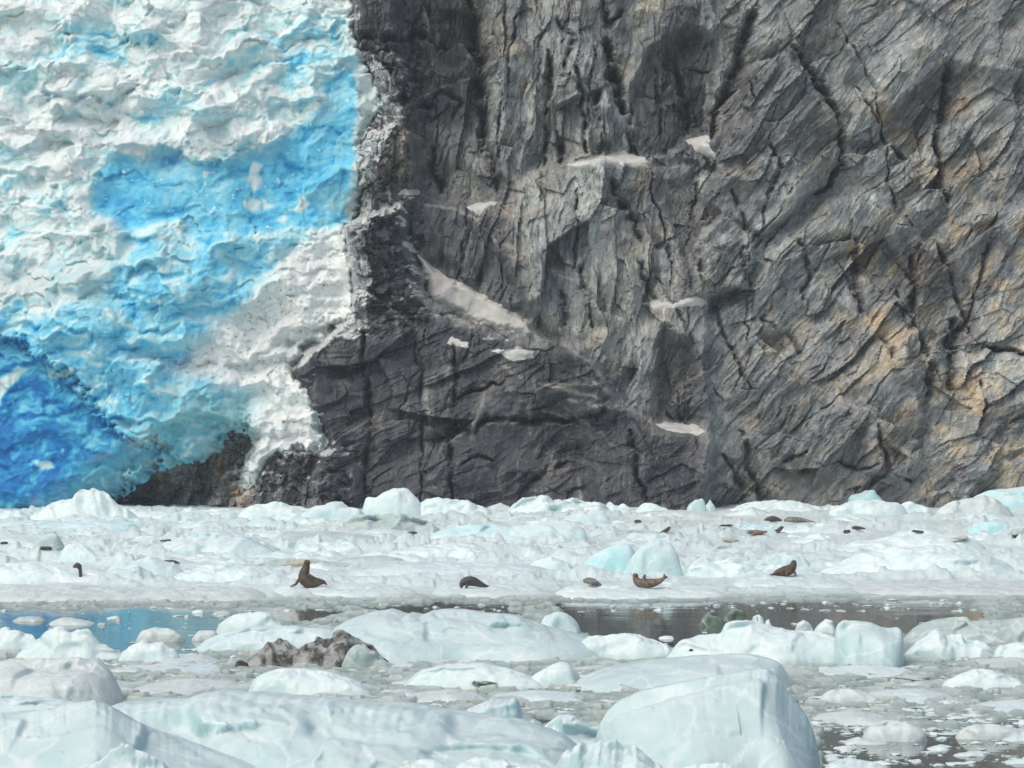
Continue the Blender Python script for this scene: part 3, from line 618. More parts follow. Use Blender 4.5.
def floe(crest, base, tint='white', depth=None, p=3.0, slope=0.5, rough=1.0, facet=0.5, name='ice_floe', seed=None, flute=0.0, mat=None, res=1.0, lean=0.5, dz=0.0):
    seed = rnd.randint(1, 900) if seed is None else seed
    r = random.Random(seed)
    cx = np.array([q[0] for q in crest], float); cy = np.array([q[1] for q in crest], float)
    Yf = F * CH / (base - HY); wm = (cx[-1] - cx[0]) * Yf / F
    D = depth or min(max(wm * 0.45, 0.8), 9.0)
    Yc = Yf + D * lean
    ns = int(np.clip((cx[-1] - cx[0]) / 1.6 * res, 16, 240)); nt = int(np.clip(ns * 0.5, 18, 90))
    s = np.linspace(0, 1, ns); t = np.linspace(0, 1, nt)
    pxs = cx[0] + s * (cx[-1] - cx[0])
    cz = CH + (HY - np.interp(pxs, cx, cy)) * Yc / F
    cz = np.maximum(cz, 0.02)
    hm = cz.max()
    cz = cz * (1 + 0.05 * rough * fbm(pxs / 9, pxs * 0 + seed, 3, seed)) + (0.008 if wm > 5 else 0.03) * hm * rough * perlin(pxs / 4, pxs * 0 + seed, seed + 1)
    S, T = np.meshgrid(s, t)
    ker = max(3, ns // 24); czs = np.convolve(np.pad(cz, ker, mode='edge'), np.ones(ker) / ker, 'same')[ker:-ker]; czs = np.convolve(np.pad(czs, ker, mode='edge'), np.ones(ker) / ker, 'same')[ker:-ker]
    CZ = np.interp(S, s, czs) + (np.interp(S, s, cz) - np.interp(S, s, czs)) * np.exp(-((2 * T - 1) / (0.26 if wm > 5 else 0.3)) ** 2)
    w = (1 - np.abs(2 * S - 1) ** 3.2) ** 0.5
    tt = 2 * T - 1
    X0 = (cx[0] + S * (cx[-1] - cx[0]) - 512) * Yc / F
    wl = 1 + 0.25 * perlin(X0 / max(wm, 1) * 3, T * 1.5 + seed, seed + 3)
    Y0 = Yc + tt * D * 0.5 * (0.15 + 0.85 * w) * wl
    prof = 1 - np.abs(tt) ** p
    prof = prof ** 0.8
    sl_ = np.where(T < .55, np.clip(T / .55, 0, 1) ** .8, 1 - (np.clip(T - .55, 0, 1) / .45) ** 3); prof = prof * (1 - slope) + sl_ * slope
    Z0 = CZ * prof
    sc = max(hm * 0.9, 0.25)
    nz = fbm((X0 + seed) / sc, (Y0 * 0.7 + Z0) / sc, 4, seed + 5, 0.5)
    fc = cells((X0 + seed) / sc * 0.8, (Y0 * 0.6 + Z0 * 1.2) / sc * 0.9, seed + 6, 1.2, 0.7)
    fc = blur_e(fc, max(1, nt // 20)) + 0.16 * cells((X0 + seed) / sc * 2.2, (Y0 * 0.6 + Z0 * 1.2) / sc * 2.4, seed + 16, 1.4, 0.6); fc = fc * (1 - sstep(0.42, 0.62, T)); env = np.sin(np.pi * T) ** 0.5
    Y0 = Y0 - env * min(D, 3.5, 2.2 * hm) * 0.14 * (nz * rough + 1.2 * fc * facet) * w
    Z0 = Z0 + env * np.minimum(CZ, hm) * (0.16 * rough * nz + 0.16 * facet * fc - 0.05) * prof
    Z0 = Z0 + 0.035 * sc * rough * fbm(X0 * 3 / sc, Y0 * 3 / sc, 3, seed + 8) * env
    Z0 = Z0 + 0.05 * sc * rough * ridged(X0 * 1.6 / sc, (Y0 + Z0) * 1.6 / sc, 3, seed + 21) * env * prof - 0.02 * sc * rough
    if flute: Y0 = Y0 + flute * np.abs(perlin((X0 + 0.5 * Z0) / 0.9, T * 0 + 0.3, seed + 9)) * 1.4 * env
    X0 = X0 + 0.06 * wm * perlin(Y0 / max(D, 1) * 2, Z0 * 0 + S, seed + 12) * env
    Z0 = Z0 - 0.35 * np.abs(tt) ** 8 - 0.3 * np.abs(2 * S - 1) ** 10 + dz
    ox = (cx[0] + cx[-1]) / 2; ox = (ox - 512) * Yc / F
    o = grid_mesh(name, X0 - ox, Y0 - Yc, Z0, mat or ICE[tint])
    o.location = (ox, Yc, 0)
    ICEOBJ.append(o)
    return o

T_FLOES = [
 ('fluted white iceberg with a sharp peak below the deep blue glacier ice', [(28, 514), (45, 505), (52, 502), (60, 499), (68, 499), (76, 491), (84, 489), (88, 489), (90, 486), (93, 490), (101, 490), (107, 496), (115, 504), (128, 509), (140, 515)], 523, 'white', dict(flute=0.9, facet=.3)),
 ('low white slab at the left edge below the glacier', [(-30, 513), (5, 510), (18, 510), (28, 515), (40, 519)], 522, 'white', {}),
 ('long pale turquoise band of ice in front of the fluted iceberg', [(-20, 522), (20, 520), (60, 521), (100, 519), (130, 521), (150, 526)], 533, 'turq', dict(rough=.5)),
 ('flat white ice shelf below the dark cave at the glacier foot', [(125, 507), (140, 508), (160, 511), (185, 512), (200, 510), (215, 508), (232, 510), (250, 513)], 521, 'white', {}),
 ('gently domed white floe below the grounded rock outcrop', [(238, 513), (248, 506), (262, 503), (275, 501), (285, 504), (300, 506), (316, 510)], 523, 'white', {}),
 ('white floe with a small turquoise hollow left of the bright dome', [(300, 510), (318, 503), (335, 500), (343, 502), (350, 507), (366, 510)], 524, 'pale', {}),
 ('bright rounded white iceberg, tallest in front of the dark lower cliff', [(362, 509), (365, 498), (375, 497), (382, 491), (388, 488), (398, 487), (407, 489), (414, 495), (419, 500), (425, 508)], 518, 'white', dict(facet=.7)),
 ('wide domed floe just right of the bright rounded iceberg', [(412, 505), (420, 500), (432, 498), (455, 498), (465, 500), (478, 504), (492, 508)], 518, 'white', {}),
 ('tiny pale floe against the cliff foot left of the jagged floe', [(486, 507), (500, 503), (514, 508)], 513, 'grey', {}),
 ('jagged topped white floe against the cliff foot near the middle', [(508, 508), (520, 499), (523, 497), (536, 497), (541, 495), (546, 498), (552, 501), (557, 498), (570, 498), (585, 501), (600, 503), (612, 508)], 516, 'white', dict(facet=1.0, rough=1.5)),
 ('small knobbly ice lump right of the jagged floe', [(603, 508), (608, 502), (614, 505), (622, 503), (632, 508)], 513, 'white', dict(rough=2)),
 ('low white ridge of ice below the alcove in the cliff', [(634, 508), (645, 502), (655, 504), (670, 509)], 515, 'white', {}),
 ('pale blue tilted ice block standing alone at the cliff foot', [(686, 508), (690, 502), (696, 499), (702, 497), (705, 501), (707, 506)], 513, 'pale', dict(facet=1)),
 ('little pointed ice spike beside the tilted ice block', [(704, 507), (707, 503), (710, 499), (713, 503), (716, 508)], 512, 'pale', {}),
 ('long smooth white floe under the right middle of the cliff', [(730, 507), (750, 502), (765, 500), (790, 500), (805, 503), (825, 508)], 515, 'white', {}),
 ('light blue slab resting on top of white ice right of centre', [(846, 500), (850, 495), (858, 493), (866, 490), (873, 489), (875, 494), (881, 497), (884, 503)], 509, 'turq', dict(facet=.6, p=5)),
 ('white ice hummock carrying the light blue slab', [(826, 508), (845, 501), (860, 499), (880, 500), (895, 502), (906, 511)], 518, 'white', {}),
 ('small white hummock right of the light blue slab', [(893, 508), (905, 501), (918, 503), (932, 508)], 515, 'white', dict(facet=.8)),
 ('broad grey white hummock left of the turquoise iceberg', [(936, 508), (955, 500), (968, 496), (978, 494), (990, 497), (1003, 503), (1014, 511)], 519, 'grey', {}),
 ('bright turquoise iceberg at the right edge below the cliff', [(968, 500), (978, 494), (990, 490), (1000, 488), (1015, 486), (1030, 484), (1060, 487), (1090, 500)], 512, 'turq', dict(rough=.6, p=4)),
 ('tilted greyish slab with green shaded face in front of the bright dome', [(345, 520), (360, 514), (385, 513), (410, 516), (430, 522), (446, 532)], 536, 'green', dict(facet=1)),
 ('smooth pale turquoise slab in the middle of the pack', [(425, 535), (445, 528), (470, 524), (500, 523), (520, 528), (538, 541)], 546, 'turq', dict(rough=.5, p=4)),
 ('broad pale blue slab just right of the turquoise one', [(500, 537), (512, 526), (540, 521), (570, 523), (584, 527), (590, 540)], 546, 'pale', dict(rough=.5, p=4)),
 ('rounded white lump behind the twin blocks', [(560, 520), (575, 512), (595, 509), (608, 512), (612, 524)], 527, 'pale', {}),
 ('flat grey green pan of wet ice on the left of the pack', [(262, 542), (280, 531), (310, 530), (350, 532), (376, 536), (386, 545)], 549, 'green', dict(rough=.3, facet=.1, p=6)),
 ('snowy ridge with a notched left end in front of the grey green pan', [(292, 552), (297, 538), (306, 540), (320, 544), (345, 541), (358, 543), (366, 552)], 556, 'white', dict(facet=.8)),
 ('second smaller grey green pan behind the upright seal', [(330, 562), (350, 557), (380, 555), (400, 558), (412, 563)], 566, 'green', dict(rough=.3, facet=.1, p=6)),
 ('left one of twin smooth pale blue blocks behind the reclining seal', [(574, 574), (584, 562), (594, 553), (606, 547), (620, 541), (630, 542), (637, 552), (642, 566), (644, 574)], 577, 'turq', dict(rough=.3, facet=.5, p=4, seed=77)),
 ('right one of twin smooth blocks, whiter and taller', [(624, 572), (632, 558), (640, 547), (650, 541), (660, 538), (672, 542), (678, 552), (681, 566), (684, 574)], 579, 'pale', dict(rough=.3, facet=.5, p=4, seed=78)),
 ('ridged white hummock right of the twin blocks', [(682, 574), (690, 560), (706, 556), (718, 560), (730, 557), (760, 562), (790, 566), (800, 574)], 580, 'white', dict(facet=.8)),
 ('grey shaded hollowed floe behind the ridged hummock', [(696, 556), (708, 546), (730, 545), (760, 548), (775, 556)], 562, 'grey', {}),
 ('large smooth white dome on the right of the pack', [(820, 572), (850, 560), (868, 551), (900, 546), (940, 545), (970, 550), (1000, 560), (1020, 570)], 578, 'white', dict(rough=.7)),
 ('long white ridge rising to the right behind the large dome', [(812, 562), (830, 552), (850, 543), (880, 537), (920, 533), (960, 534), (985, 542)], 556, 'white', dict(rough=.7)),
 ('light blue slab near the right edge of the pack', [(962, 534), (975, 523), (995, 520), (1008, 522), (1012, 534)], 538, 'turq', dict(rough=.4, p=5)),
 ('grey ice block with a dark debris seam at the right edge', [(1004, 540), (1012, 529), (1024, 527), (1050, 527), (1060, 545)], 546, 'green', {}),
 ('clear grey block with rocks at its foot on the left of the pack', [(28, 552), (38, 542), (48, 535), (56, 534), (62, 543), (66, 552)], 555, 'green', dict(facet=1)),
 ('white wedge right of the clear grey block', [(56, 557), (66, 545), (76, 541), (92, 547), (106, 556), (116, 562)], 566, 'white', {}),
 ('grey green wet hollow of ice behind the left pack', [(98, 549), (108, 543), (130, 541), (150, 543), (164, 551)], 552, 'green', dict(p=6, facet=.2, rough=.4)),
 ('wide pale hummock on the left of the pack below the cave', [(130, 556), (160, 541), (190, 532), (225, 531), (250, 536), (275, 548), (290, 558)], 562, 'pale', dict(rough=.8)),
 ('white bank of ice behind the dark seal head at left', [(-20, 572), (10, 565), (40, 560), (62, 563), (90, 568), (120, 574), (140, 582)], 586, 'white', dict(rough=.8, facet=.3)),
 ('pale hummock right of the dark seal head', [(100, 572), (125, 560), (150, 556), (172, 562), (190, 575)], 580, 'pale', {}),
 ('white bank between the left hummocks and the upright seal', [(165, 580), (190, 568), (225, 562), (258, 566), (276, 578)], 584, 'white', {}),
 ('long low bank behind the curled seal', [(330, 574), (370, 567), (400, 563), (450, 562), (500, 563), (540, 566), (570, 574)], 580, 'pale', dict(rough=.5, facet=.3)),
 ('white bank left of the long low bank', [(376, 560), (400, 549), (430, 544), (460, 541), (480, 546), (500, 556)], 562, 'white', {}),
 ('white mound behind the small grey seal', [(520, 572), (535, 560), (552, 556), (570, 562), (580, 572)], 576, 'white', {}),
 ('pale mound behind the alert seal on the right', [(752, 566), (765, 556), (785, 552), (805, 556), (815, 567)], 572, 'pale', {}),
 ('low shelf of ice at the left edge of the back pack', [(-40, 594), (20, 586), (60, 584), (110, 589), (150, 594), (180, 600)], 604, 'grey', dict(depth=7, p=3.2, rough=.8, facet=.5)),
 ('low shelf between the left pool and the upright seal', [(120, 596), (160, 588), (200, 586), (250, 588), (275, 597)], 603, 'grey', dict(depth=6, p=3.2, rough=.8, facet=.5)),
 ('low flat floe carrying the upright seal', [(262, 592), (290, 585), (320, 584), (370, 584), (400, 588), (430, 594)], 600, 'white', dict(depth=8, p=3.5, rough=.8, facet=.7)),
 ('low flat floe carrying the curled seal', [(420, 592), (445, 586), (470, 585), (500, 585), (535, 587), (560, 594)], 599, 'white', dict(depth=8, p=3.5, rough=.8, facet=.7)),
 ('low flat floe carrying the small grey seal and the reclining seal', [(548, 592), (570, 585), (600, 584), (650, 585), (690, 586), (715, 589), (735, 596)], 601, 'white', dict(depth=8, p=3.5, rough=.8, facet=.7)),
 ('low flat floe carrying the alert seal', [(725, 586), (745, 577), (770, 574), (800, 574), (830, 577), (860, 584)], 592, 'white', dict(depth=8, p=3.5, rough=.8, facet=.7)),
 ('long low shelf in front of the large smooth dome', [(840, 590), (880, 583), (920, 580), (970, 582), (1020, 584), (1070, 590)], 598, 'grey', dict(depth=9, p=3.2, rough=.8, facet=.5)),
 # nearer row
 ('low white floe at the left edge beside the blue pool', [(-40, 629), (0, 629), (20, 631), (32, 635), (42, 644)], 652, 'white', {}),
 ('double humped white floe left of the blue pool reflection', [(14, 656), (24, 646), (36, 637), (48, 629), (58, 624), (64, 626), (70, 632), (78, 630), (86, 630), (92, 635), (98, 642), (110, 648), (128, 657)], 662, 'white', dict(facet=.6)),
 ('small knobbly white floe right of the double humped one', [(116, 658), (128, 647), (136, 642), (142, 639), (147, 638), (151, 643), (158, 642), (163, 640), (168, 645), (176, 649), (184, 659)], 663, 'white', dict(rough=1.4)),
 ('smooth white floe rising behind the dirty iceberg', [(214, 634), (220, 622), (235, 614), (255, 610), (268, 611), (275, 620), (290, 628)], 636, 'white', dict(rough=.6)),
 ('pale low floe behind the left half of the dirty iceberg', [(185, 650), (205, 638), (225, 630), (250, 625), (290, 625), (330, 628), (345, 640)], 652, 'pale', dict(rough=.5)),
 ('large smooth pale blue floe with a two peaked crest in the middle', [(318, 640), (335, 623), (355, 615), (375, 611), (390, 607), (400, 611), (407, 613), (413, 609), (424, 614), (436, 609), (450, 607), (470, 607), (482, 610), (500, 613), (520, 614), (535, 619), (552, 625), (575, 630), (598, 634), (610, 646)], 664, 'smooth', dict(rough=.35, facet=.45, depth=7, p=3.5, slope=.8)),
 ('small domed floe peeking over the large middle floe', [(538, 628), (544, 616), (554, 610), (565, 612), (574, 618), (580, 626), (582, 632)], 634, 'pale', dict(rough=.4, facet=.7)),
 ('low white floe right of the large middle floe', [(572, 646), (588, 635), (615, 633), (640, 633), (655, 638), (668, 643), (678, 652)], 660, 'white', dict(rough=.6)),
 ('long white floe with an upright left corner right of centre', [(668, 650), (682, 639), (700, 634), (722, 632), (726, 621), (735, 618), (750, 621), (770, 625), (800, 629), (832, 634), (848, 650)], 666, 'white', dict(rough=.6)),
 ('upright smooth block with a dipped top on the right', [(833, 664), (835, 640), (836, 624), (845, 619), (860, 619), (872, 622), (882, 626), (893, 627), (902, 622), (911, 621), (910, 638), (906, 652), (903, 664)], 668, 'smooth', dict(rough=.4, facet=.5, p=4, slope=.6, depth=3)),
 ('grey green floe behind the upright block', [(895, 645), (915, 627), (935, 619), (955, 617), (972, 616), (976, 621), (1000, 619), (1030, 616), (1070, 620)], 645, 'green', dict(rough=.6)),
 ('white peaked floe right of the upright block', [(900, 655), (918, 640), (928, 634), (935, 627), (946, 634), (958, 634), (962, 631), (966, 639), (984, 640), (996, 652)], 660, 'white', dict(facet=.8)),
 ('low white floe at the right edge beside the peaked one', [(988, 654), (1000, 645), (1020, 642), (1060, 641), (1090, 655)], 660, 'white', {}),
 ('glassy mound of greyish ice at the left edge of the foreground slush', [(-40, 668), (0, 660), (40, 658), (70, 657), (92, 661), (106, 672), (118, 690), (126, 704)], 712, 'grey', dict(rough=.6, depth=5)),
 ('small rounded floe in front of the dirty iceberg', [(246, 686), (256, 674), (275, 669), (300, 667), (330, 670), (355, 677), (380, 692)], 698, 'white', dict(rough=.5)),
 ('thin white floe below the large middle floe', [(395, 684), (420, 669), (450, 663), (485, 662), (512, 668), (535, 676), (552, 686)], 690, 'white', dict(rough=.5)),
 ('small white wedge left of the clear slab', [(520, 684), (534, 675), (548, 667), (562, 660), (570, 662), (574, 672), (578, 684)], 688, 'white', dict(rough=.5, facet=.8)),
 ('clear bluish slab behind the huge rounded block', [(562, 692), (576, 676), (600, 667), (640, 660), (690, 655), (740, 653), (775, 660), (790, 676)], 694, 'smooth', dict(rough=.25, facet=.3, depth=5, slope=.8)),
 ('huge smooth rounded ice block at the bottom right of centre', [(600, 760), (603, 722), (608, 706), (622, 694), (645, 684), (680, 676), (715, 669), (745, 664), (763, 662), (774, 669), (788, 688), (804, 706), (813, 718), (820, 736), (824, 770), (826, 810)], 840, 'smooth', dict(rough=.15, facet=.4, p=4, slope=.75, depth=5, seed=131, res=1.3)),
 ('wide pale blue iceberg filling the bottom left foreground', [(60, 745), (85, 712), (110, 703), (130, 701), (175, 698), (230, 691), (280, 692), (320, 697), (360, 700), (400, 704), (440, 709), (500, 718), (560, 735), (600, 760)], 815, 'smooth', dict(rough=.5, facet=.7, p=4, slope=.8, depth=8, seed=257, res=1.3)),
 ('grey rounded ice block in the bottom left corner', [(-90, 735), (-30, 716), (20, 708), (50, 706), (80, 702), (98, 699), (112, 704), (135, 718), (170, 733), (215, 748), (265, 768), (300, 790)], 840, 'smooth', dict(rough=.4, facet=.5, p=4, slope=.9, depth=7, seed=253)),
 ('low pale ice behind the bottom left icebergs', [(-60, 704), (0, 694), (30, 696), (60, 700), (90, 706), (130, 712)], 720, 'pale', dict(rough=.5)),
 ('white hummock with a cut right end between the two big foreground bergs', [(430, 740), (450, 716), (470, 706), (490, 700), (506, 697), (517, 698), (521, 716), (540, 722), (556, 742)], 770, 'pale', dict(rough=.6, facet=1, depth=3)),
 ('white peaked floe left of the huge rounded block', [(520, 750), (540, 728), (560, 714), (572, 714), (590, 724), (610, 730), (640, 740), (660, 760)], 775, 'pale', dict(rough=.6, facet=1, depth=2.5)),
 ('thin white tip of ice at the bottom edge left of centre', [(360, 782), (385, 766), (410, 759), (440, 759), (465, 770), (480, 784)], 815, 'white', dict(rough=.5, depth=2.5)),
 ('white tip of ice at the bottom edge near the middle', [(440, 786), (460, 762), (480, 756), (510, 759), (545, 764), (590, 772), (620, 786)], 820, 'white', dict(rough=.5, depth=2.5)),
 ('small white tip of ice below the huge rounded block', [(640, 785), (665, 766), (690, 762), (725, 759), (738, 765), (750, 785)], 870, 'white', dict(rough=.5, depth=1.5)),
 ('white chunk in the slush on the right', [(938, 688), (950, 678), (965, 672), (975, 668), (985, 669), (1000, 673), (1020, 679), (1030, 686)], 690, 'white', dict(rough=1)),
 ('flat pale plate at the edge of the brown pool', [(858, 738), (868, 726), (885, 719), (905, 721), (920, 728), (930, 738)], 742, 'grey', dict(rough=.6, p=5)),
 ('flat pan in the brown pool at bottom right', [(950, 736), (965, 726), (990, 723), (1015, 728), (1030, 738)], 740, 'grey', dict(rough=.4, p=5)),
 ('thin strip of ice below the huge block in the brown pool', [(815, 780), (830, 763), (850, 757), (880, 764), (900, 775)], 785, 'pale', dict(rough=.6, depth=1.6)),
 ('small white chunk on the slush right of the huge block', [(815, 700), (830, 690), (850, 688), (870, 692), (885, 701)], 704, 'grey', {}),
 ('pale floating pan in the blue pool', [(134, 640), (142, 630), (155, 627), (170, 628), (182, 634), (188, 640)], 642, 'grey', dict(p=6, rough=.5)),
 ('thin pale pan beside the floating pan in the blue pool', [(190, 640), (200, 630), (215, 630), (222, 640)], 641, 'grey', dict(p=6, rough=.5)),
 ('round white pebble of ice at the right end of the dark pool', [(750, 624), (753, 617), (759, 614), (763, 617), (765, 624)], 626, 'white', dict(facet=1)),
 ('small white ice pebble left of the upright block', [(794, 630), (798, 623), (804, 619), (810, 623), (815, 630)], 631, 'white', dict(facet=1)),
 ('larger white ice pebble touching the upright block', [(812, 632), (818, 624), (824, 619), (832, 621), (838, 632)], 633, 'white', dict(facet=1)),
 ('broad flat pan of grey ice in the slush below the dirty iceberg', [(120, 690), (150, 684), (190, 681), (230, 683), (255, 692)], 696, 'grey', dict(rough=.7, facet=.5, depth=5)),
 ('long thin pale pan left of the dirty iceberg', [(95, 672), (130, 667), (170, 665), (215, 667), (240, 674)], 676, 'pale', dict(rough=.7, facet=.5, depth=5)),
 ('pale pan of ice between the thin white floe and the clear slab', [(470, 700), (500, 694), (540, 691), (575, 694), (598, 702)], 704, 'pale', dict(rough=.7, facet=.5, depth=3)),
 ('white low pan in front of the upright block', [(800, 676), (830, 670), (870, 667), (910, 670), (935, 677)], 680, 'white', dict(rough=.7, facet=.5, depth=5)),
 ('grey low pan touching the huge rounded block on its right', [(800, 724), (825, 716), (850, 712), (880, 715), (900, 723)], 727, 'grey', dict(rough=.7, facet=.5, depth=3)),
 ('wide pale pan left of the white right chunk', [(850, 700), (880, 693), (915, 690), (945, 694), (965, 701)], 705, 'pale', dict(rough=.7, facet=.5, depth=4)),
 ('white low pan at the right edge below the white chunk', [(960, 712), (990, 705), (1020, 702), (1060, 704), (1090, 712)], 716, 'white', dict(rough=.7, facet=.5, depth=4)),
 ('low pale pan at the right edge above the white chunk', [(950, 668), (985, 661), (1020, 659), (1060, 662), (1080, 668)], 671, 'grey', dict(rough=.7, facet=.5, depth=5)),
 ('flat white pan between the dirty iceberg and the thin white floe', [(350, 668), (380, 663), (410, 661), (440, 664), (455, 669)], 671, 'pale', dict(rough=.7, facet=.5, depth=5)),
 ('low white pan in the slush left of the clear slab', [(395, 699), (420, 693), (450, 690), (475, 694), (490, 701)], 704, 'grey', dict(rough=.7, facet=.5, depth=3)),
 ('jagged low strip of ice between the left pool and the humped floe', [(90, 664), (120, 660), (160, 657), (200, 656), (228, 662)], 666, 'grey', dict(rough=.7, facet=.5, depth=4)),
 ('pale broken ice pile at the left foot of the huge rounded block', [(530, 790), (555, 757), (575, 744), (592, 738), (610, 735), (622, 741), (634, 739), (650, 752), (668, 766), (690, 790)], 850, 'pale', dict(rough=.9, facet=.9, depth=2)),
 ('greyish low ice shard standing before the bottom left corner block', [(60, 790), (90, 765), (112, 748), (126, 742), (140, 747), (165, 760), (200, 790)], 845, 'pale', dict(rough=.8, facet=.9, depth=2)),
 ('tiny ice pebble in front of the striped glassy lumps', [(764, 626), (766, 620), (769, 619), (772, 626)], 627, 'white', {}),
]
for lab, cr, base, tint, kw in T_FLOES:
    o = floe(cr, base, tint, **kw); tag(o, lab, 'ice floe', 'ice floes in the fjord')

def random_crest(x, w, base, h, r):
    n = 9; k = r.uniform(0.25, 0.75)
    pts = [(x - w / 2, base - 0.1 * h)]
    for i in range(1, n):
        s = i / n; e = (s / k) ** 0.6 if s < k else ((1 - s) / (1 - k)) ** 0.6
        pts.append((x - w / 2 + w * s, base - h * (e * (0.8 + 0.35 * r.random()))))
    return pts + [(x + w / 2, base - 0.1 * h)]
TINTW = dict(white='white', pale='pale blue', grey='greyish', turq='turquoise', green='grey green')
RANK = ['', 'second ', 'third ', 'fourth ', 'fifth ', 'sixth ', 'seventh ', 'eighth ', 'ninth ', 'tenth ', 'eleventh ', 'twelfth ', 'thirteenth ', 'fourteenth ', 'fifteenth ']
MARKS = [((85, 495), 'fluted iceberg with the sharp peak'), ((190, 510), 'shelf below the cave'), ((290, 508), 'domed floe below the rock outcrop'), ((392, 492), 'bright rounded iceberg'), ((560, 500), 'jagged floe at the cliff foot'), ((697, 500), 'tilted block at the cliff foot'),
         ((795, 520), 'two seals farthest back'), ((866, 492), 'light blue slab on the ridge'), ((1010, 490), 'turquoise iceberg at right edge'), ((50, 540), 'clear grey block with rocks'), ((78, 565), 'dark seal head'), ((205, 540), 'wide pale left hummock'), ((308, 575), 'upright seal'),
         ((320, 540), 'flat grey green pan'), ((472, 583), 'curled seal'), ((480, 532), 'smooth turquoise slab'), ((590, 581), 'small grey seal'), ((625, 555), 'twin smooth blocks'), ((650, 582), 'reclining tan seal'), ((667, 532), 'lone tiny dark seal'), ((787, 568), 'alert seal'),
         ((930, 550), 'large smooth dome'), ((985, 525), 'light blue right slab'), ((1015, 535), 'right edge grey block'),
         ((60, 640), 'double humped floe'), ((150, 645), 'small knobbly floe'), ((312, 648), 'dirty iceberg'), ((470, 630), 'large two peaked middle floe'), ((310, 672), 'rounded foreground floe'), ((470, 672), 'thin white floe'), ((548, 672), 'small wedge'),
         ((700, 668), 'clear bluish slab'), ((730, 700), 'huge rounded block'), ((875, 640), 'upright block with dipped top'), ((945, 640), 'white peaked right floe'), ((980, 678), 'white right chunk'), ((890, 730), 'flat plate'), ((990, 730), 'flat pan'),
         ((60, 680), 'glassy mound at the left edge'), ((160, 635), 'pan in the blue pool'), ((510, 710), 'hummock with the cut end'), ((712, 618), 'striped glassy green lump')]
def name_by_marks(items, noun):
    """every piece gets a label of its own from its tint, side and order from the nearest landmark"""
    bag = {}
    for o, x, y, tint in items:
        m = min(MARKS, key=lambda q: (q[0][0] - x) ** 2 + (4 * (q[0][1] - y)) ** 2); dx, dy = x - m[0][0], y - m[0][1]
        side = ('right of' if dx > 0 else 'left of') if abs(dx) > abs(dy) * 2.2 else ('in front of' if dy > 0 else 'behind')
        bag.setdefault((tint, side, m[1]), []).append((dx * dx + 16 * dy * dy, o))
    for (tint, side, mk), l in bag.items():
        l.sort(key=lambda q: q[0])
        for k_, (_, o) in enumerate(l):
            o['label'] = '%s ice %s, %snearest one %s the %s' % (TINTW[tint], noun, RANK[min(k_, 14)], side, mk)
r = random.Random(5)
items = []
while len(items) < 250:
    base = 511 + (r.random() ** 0.85) * 84; x = r.uniform(-20, 1044)
    sc = (base - HY) / 150.0
    w = r.choice([20, 34, 50, 75, 110]) * r.uniform(.7, 1.3) * (0.4 + 0.6 * sc); h = 2.5 + w * r.uniform(.08, .16)
    if base - h < 503 or (base > 572 and (h > 6 or w > 60)): continue
    tint = r.choice(['white', 'white', 'white', 'white', 'pale', 'pale', 'grey', 'turq', 'green'])
    if tint in ('green', 'turq'): h *= .7
    o = floe(random_crest(x, w, base, min(h, 11), r), base + 1.5, tint, rough=r.uniform(.6, 1.4), facet=r.uniform(.2, 1), p=r.uniform(2.2, 4), name='ice_lump', depth=w * CH / (base - HY) * r.uniform(.4, .7))
    tag(o, 'ice', 'ice lump', 'ice lumps packed between the seals and the cliff'); items.append((o, x, base, tint))
name_by_marks(items, 'lump')
items = []
zones = [(130, 420, 655, 697), (380, 620, 655, 712), (820, 1040, 655, 728), (0, 250, 655, 700), (830, 1040, 722, 765), (590, 1000, 634, 662), (0, 240, 603, 640)]
while len(items) < 120:
    z = zones[r.choice([0, 1, 1, 2, 2, 2, 2, 3, 4, 5, 6])]; x = r.uniform(z[0], z[1]); base = r.uniform(z[2], z[3])
    w = r.choice([8, 14, 22, 36, 50]) * r.uniform(.7, 1.3); h = 1 + w * r.uniform(.06, .16)
    tint = r.choice(['white', 'grey', 'grey', 'pale', 'green'])
    o = floe(random_crest(x, w, base, h, r), base + 1, tint, rough=1.4, facet=.8, p=r.uniform(2.5, 5), name='ice_chunk', depth=w * CH / (base - HY) * r.uniform(.6, 1.2))
    tag(o, 'ice', 'ice chunk', 'small ice chunks drifting in the foreground slush'); items.append((o, x, base, tint))
name_by_marks(items, 'chunk')

# ------------------------------------------------------------------ dirty iceberg and glassy lumps
dirty = bpy.data.objects.new('dirty_iceberg', None); SC.collection.objects.link(dirty)
dirty.location = at(312, 664)
tag(dirty, 'dirty grey iceberg caked with brown sediment in front of the pale middle floe', 'iceberg')
def dpart(name, crest, base, mat, **kw):
    o = floe(crest, base, name=name, mat=mat, **kw); l = o.location.copy(); o.parent = dirty; o.location = l - dirty.location; return o
M_CLEAR = ICE['green']
dpart('left_lobe', [(238, 665), (246, 658), (256, 655), (264, 650), (270, 642), (278, 637), (286, 638), (293, 644), (300, 652), (310, 663)], 667, M_DIRTY, rough=1.7, facet=1.6, seed=14)
dpart('main_lobe', [(284, 664), (296, 655), (306, 646), (314, 642), (320, 634), (330, 636), (338, 631), (343, 628), (347, 634), (356, 636), (362, 643), (370, 645), (376, 652), (386, 659), (394, 666)], 668, M_DIRTY, rough=1.8, facet=1.6, seed=15)
dpart('clear_ice_face', [(340, 662), (350, 646), (362, 641), (370, 647), (378, 655), (386, 660), (392, 665)], 669, M_CLEAR, rough=1.6, facet=1.2, seed=16)
dpart('sediment_band', [(320, 664), (328, 658), (336, 652), (350, 648), (356, 643), (366, 642), (374, 650), (382, 657), (391, 663)], 667, M_STONE, rough=1.8, facet=1, seed=17, depth=2.6)
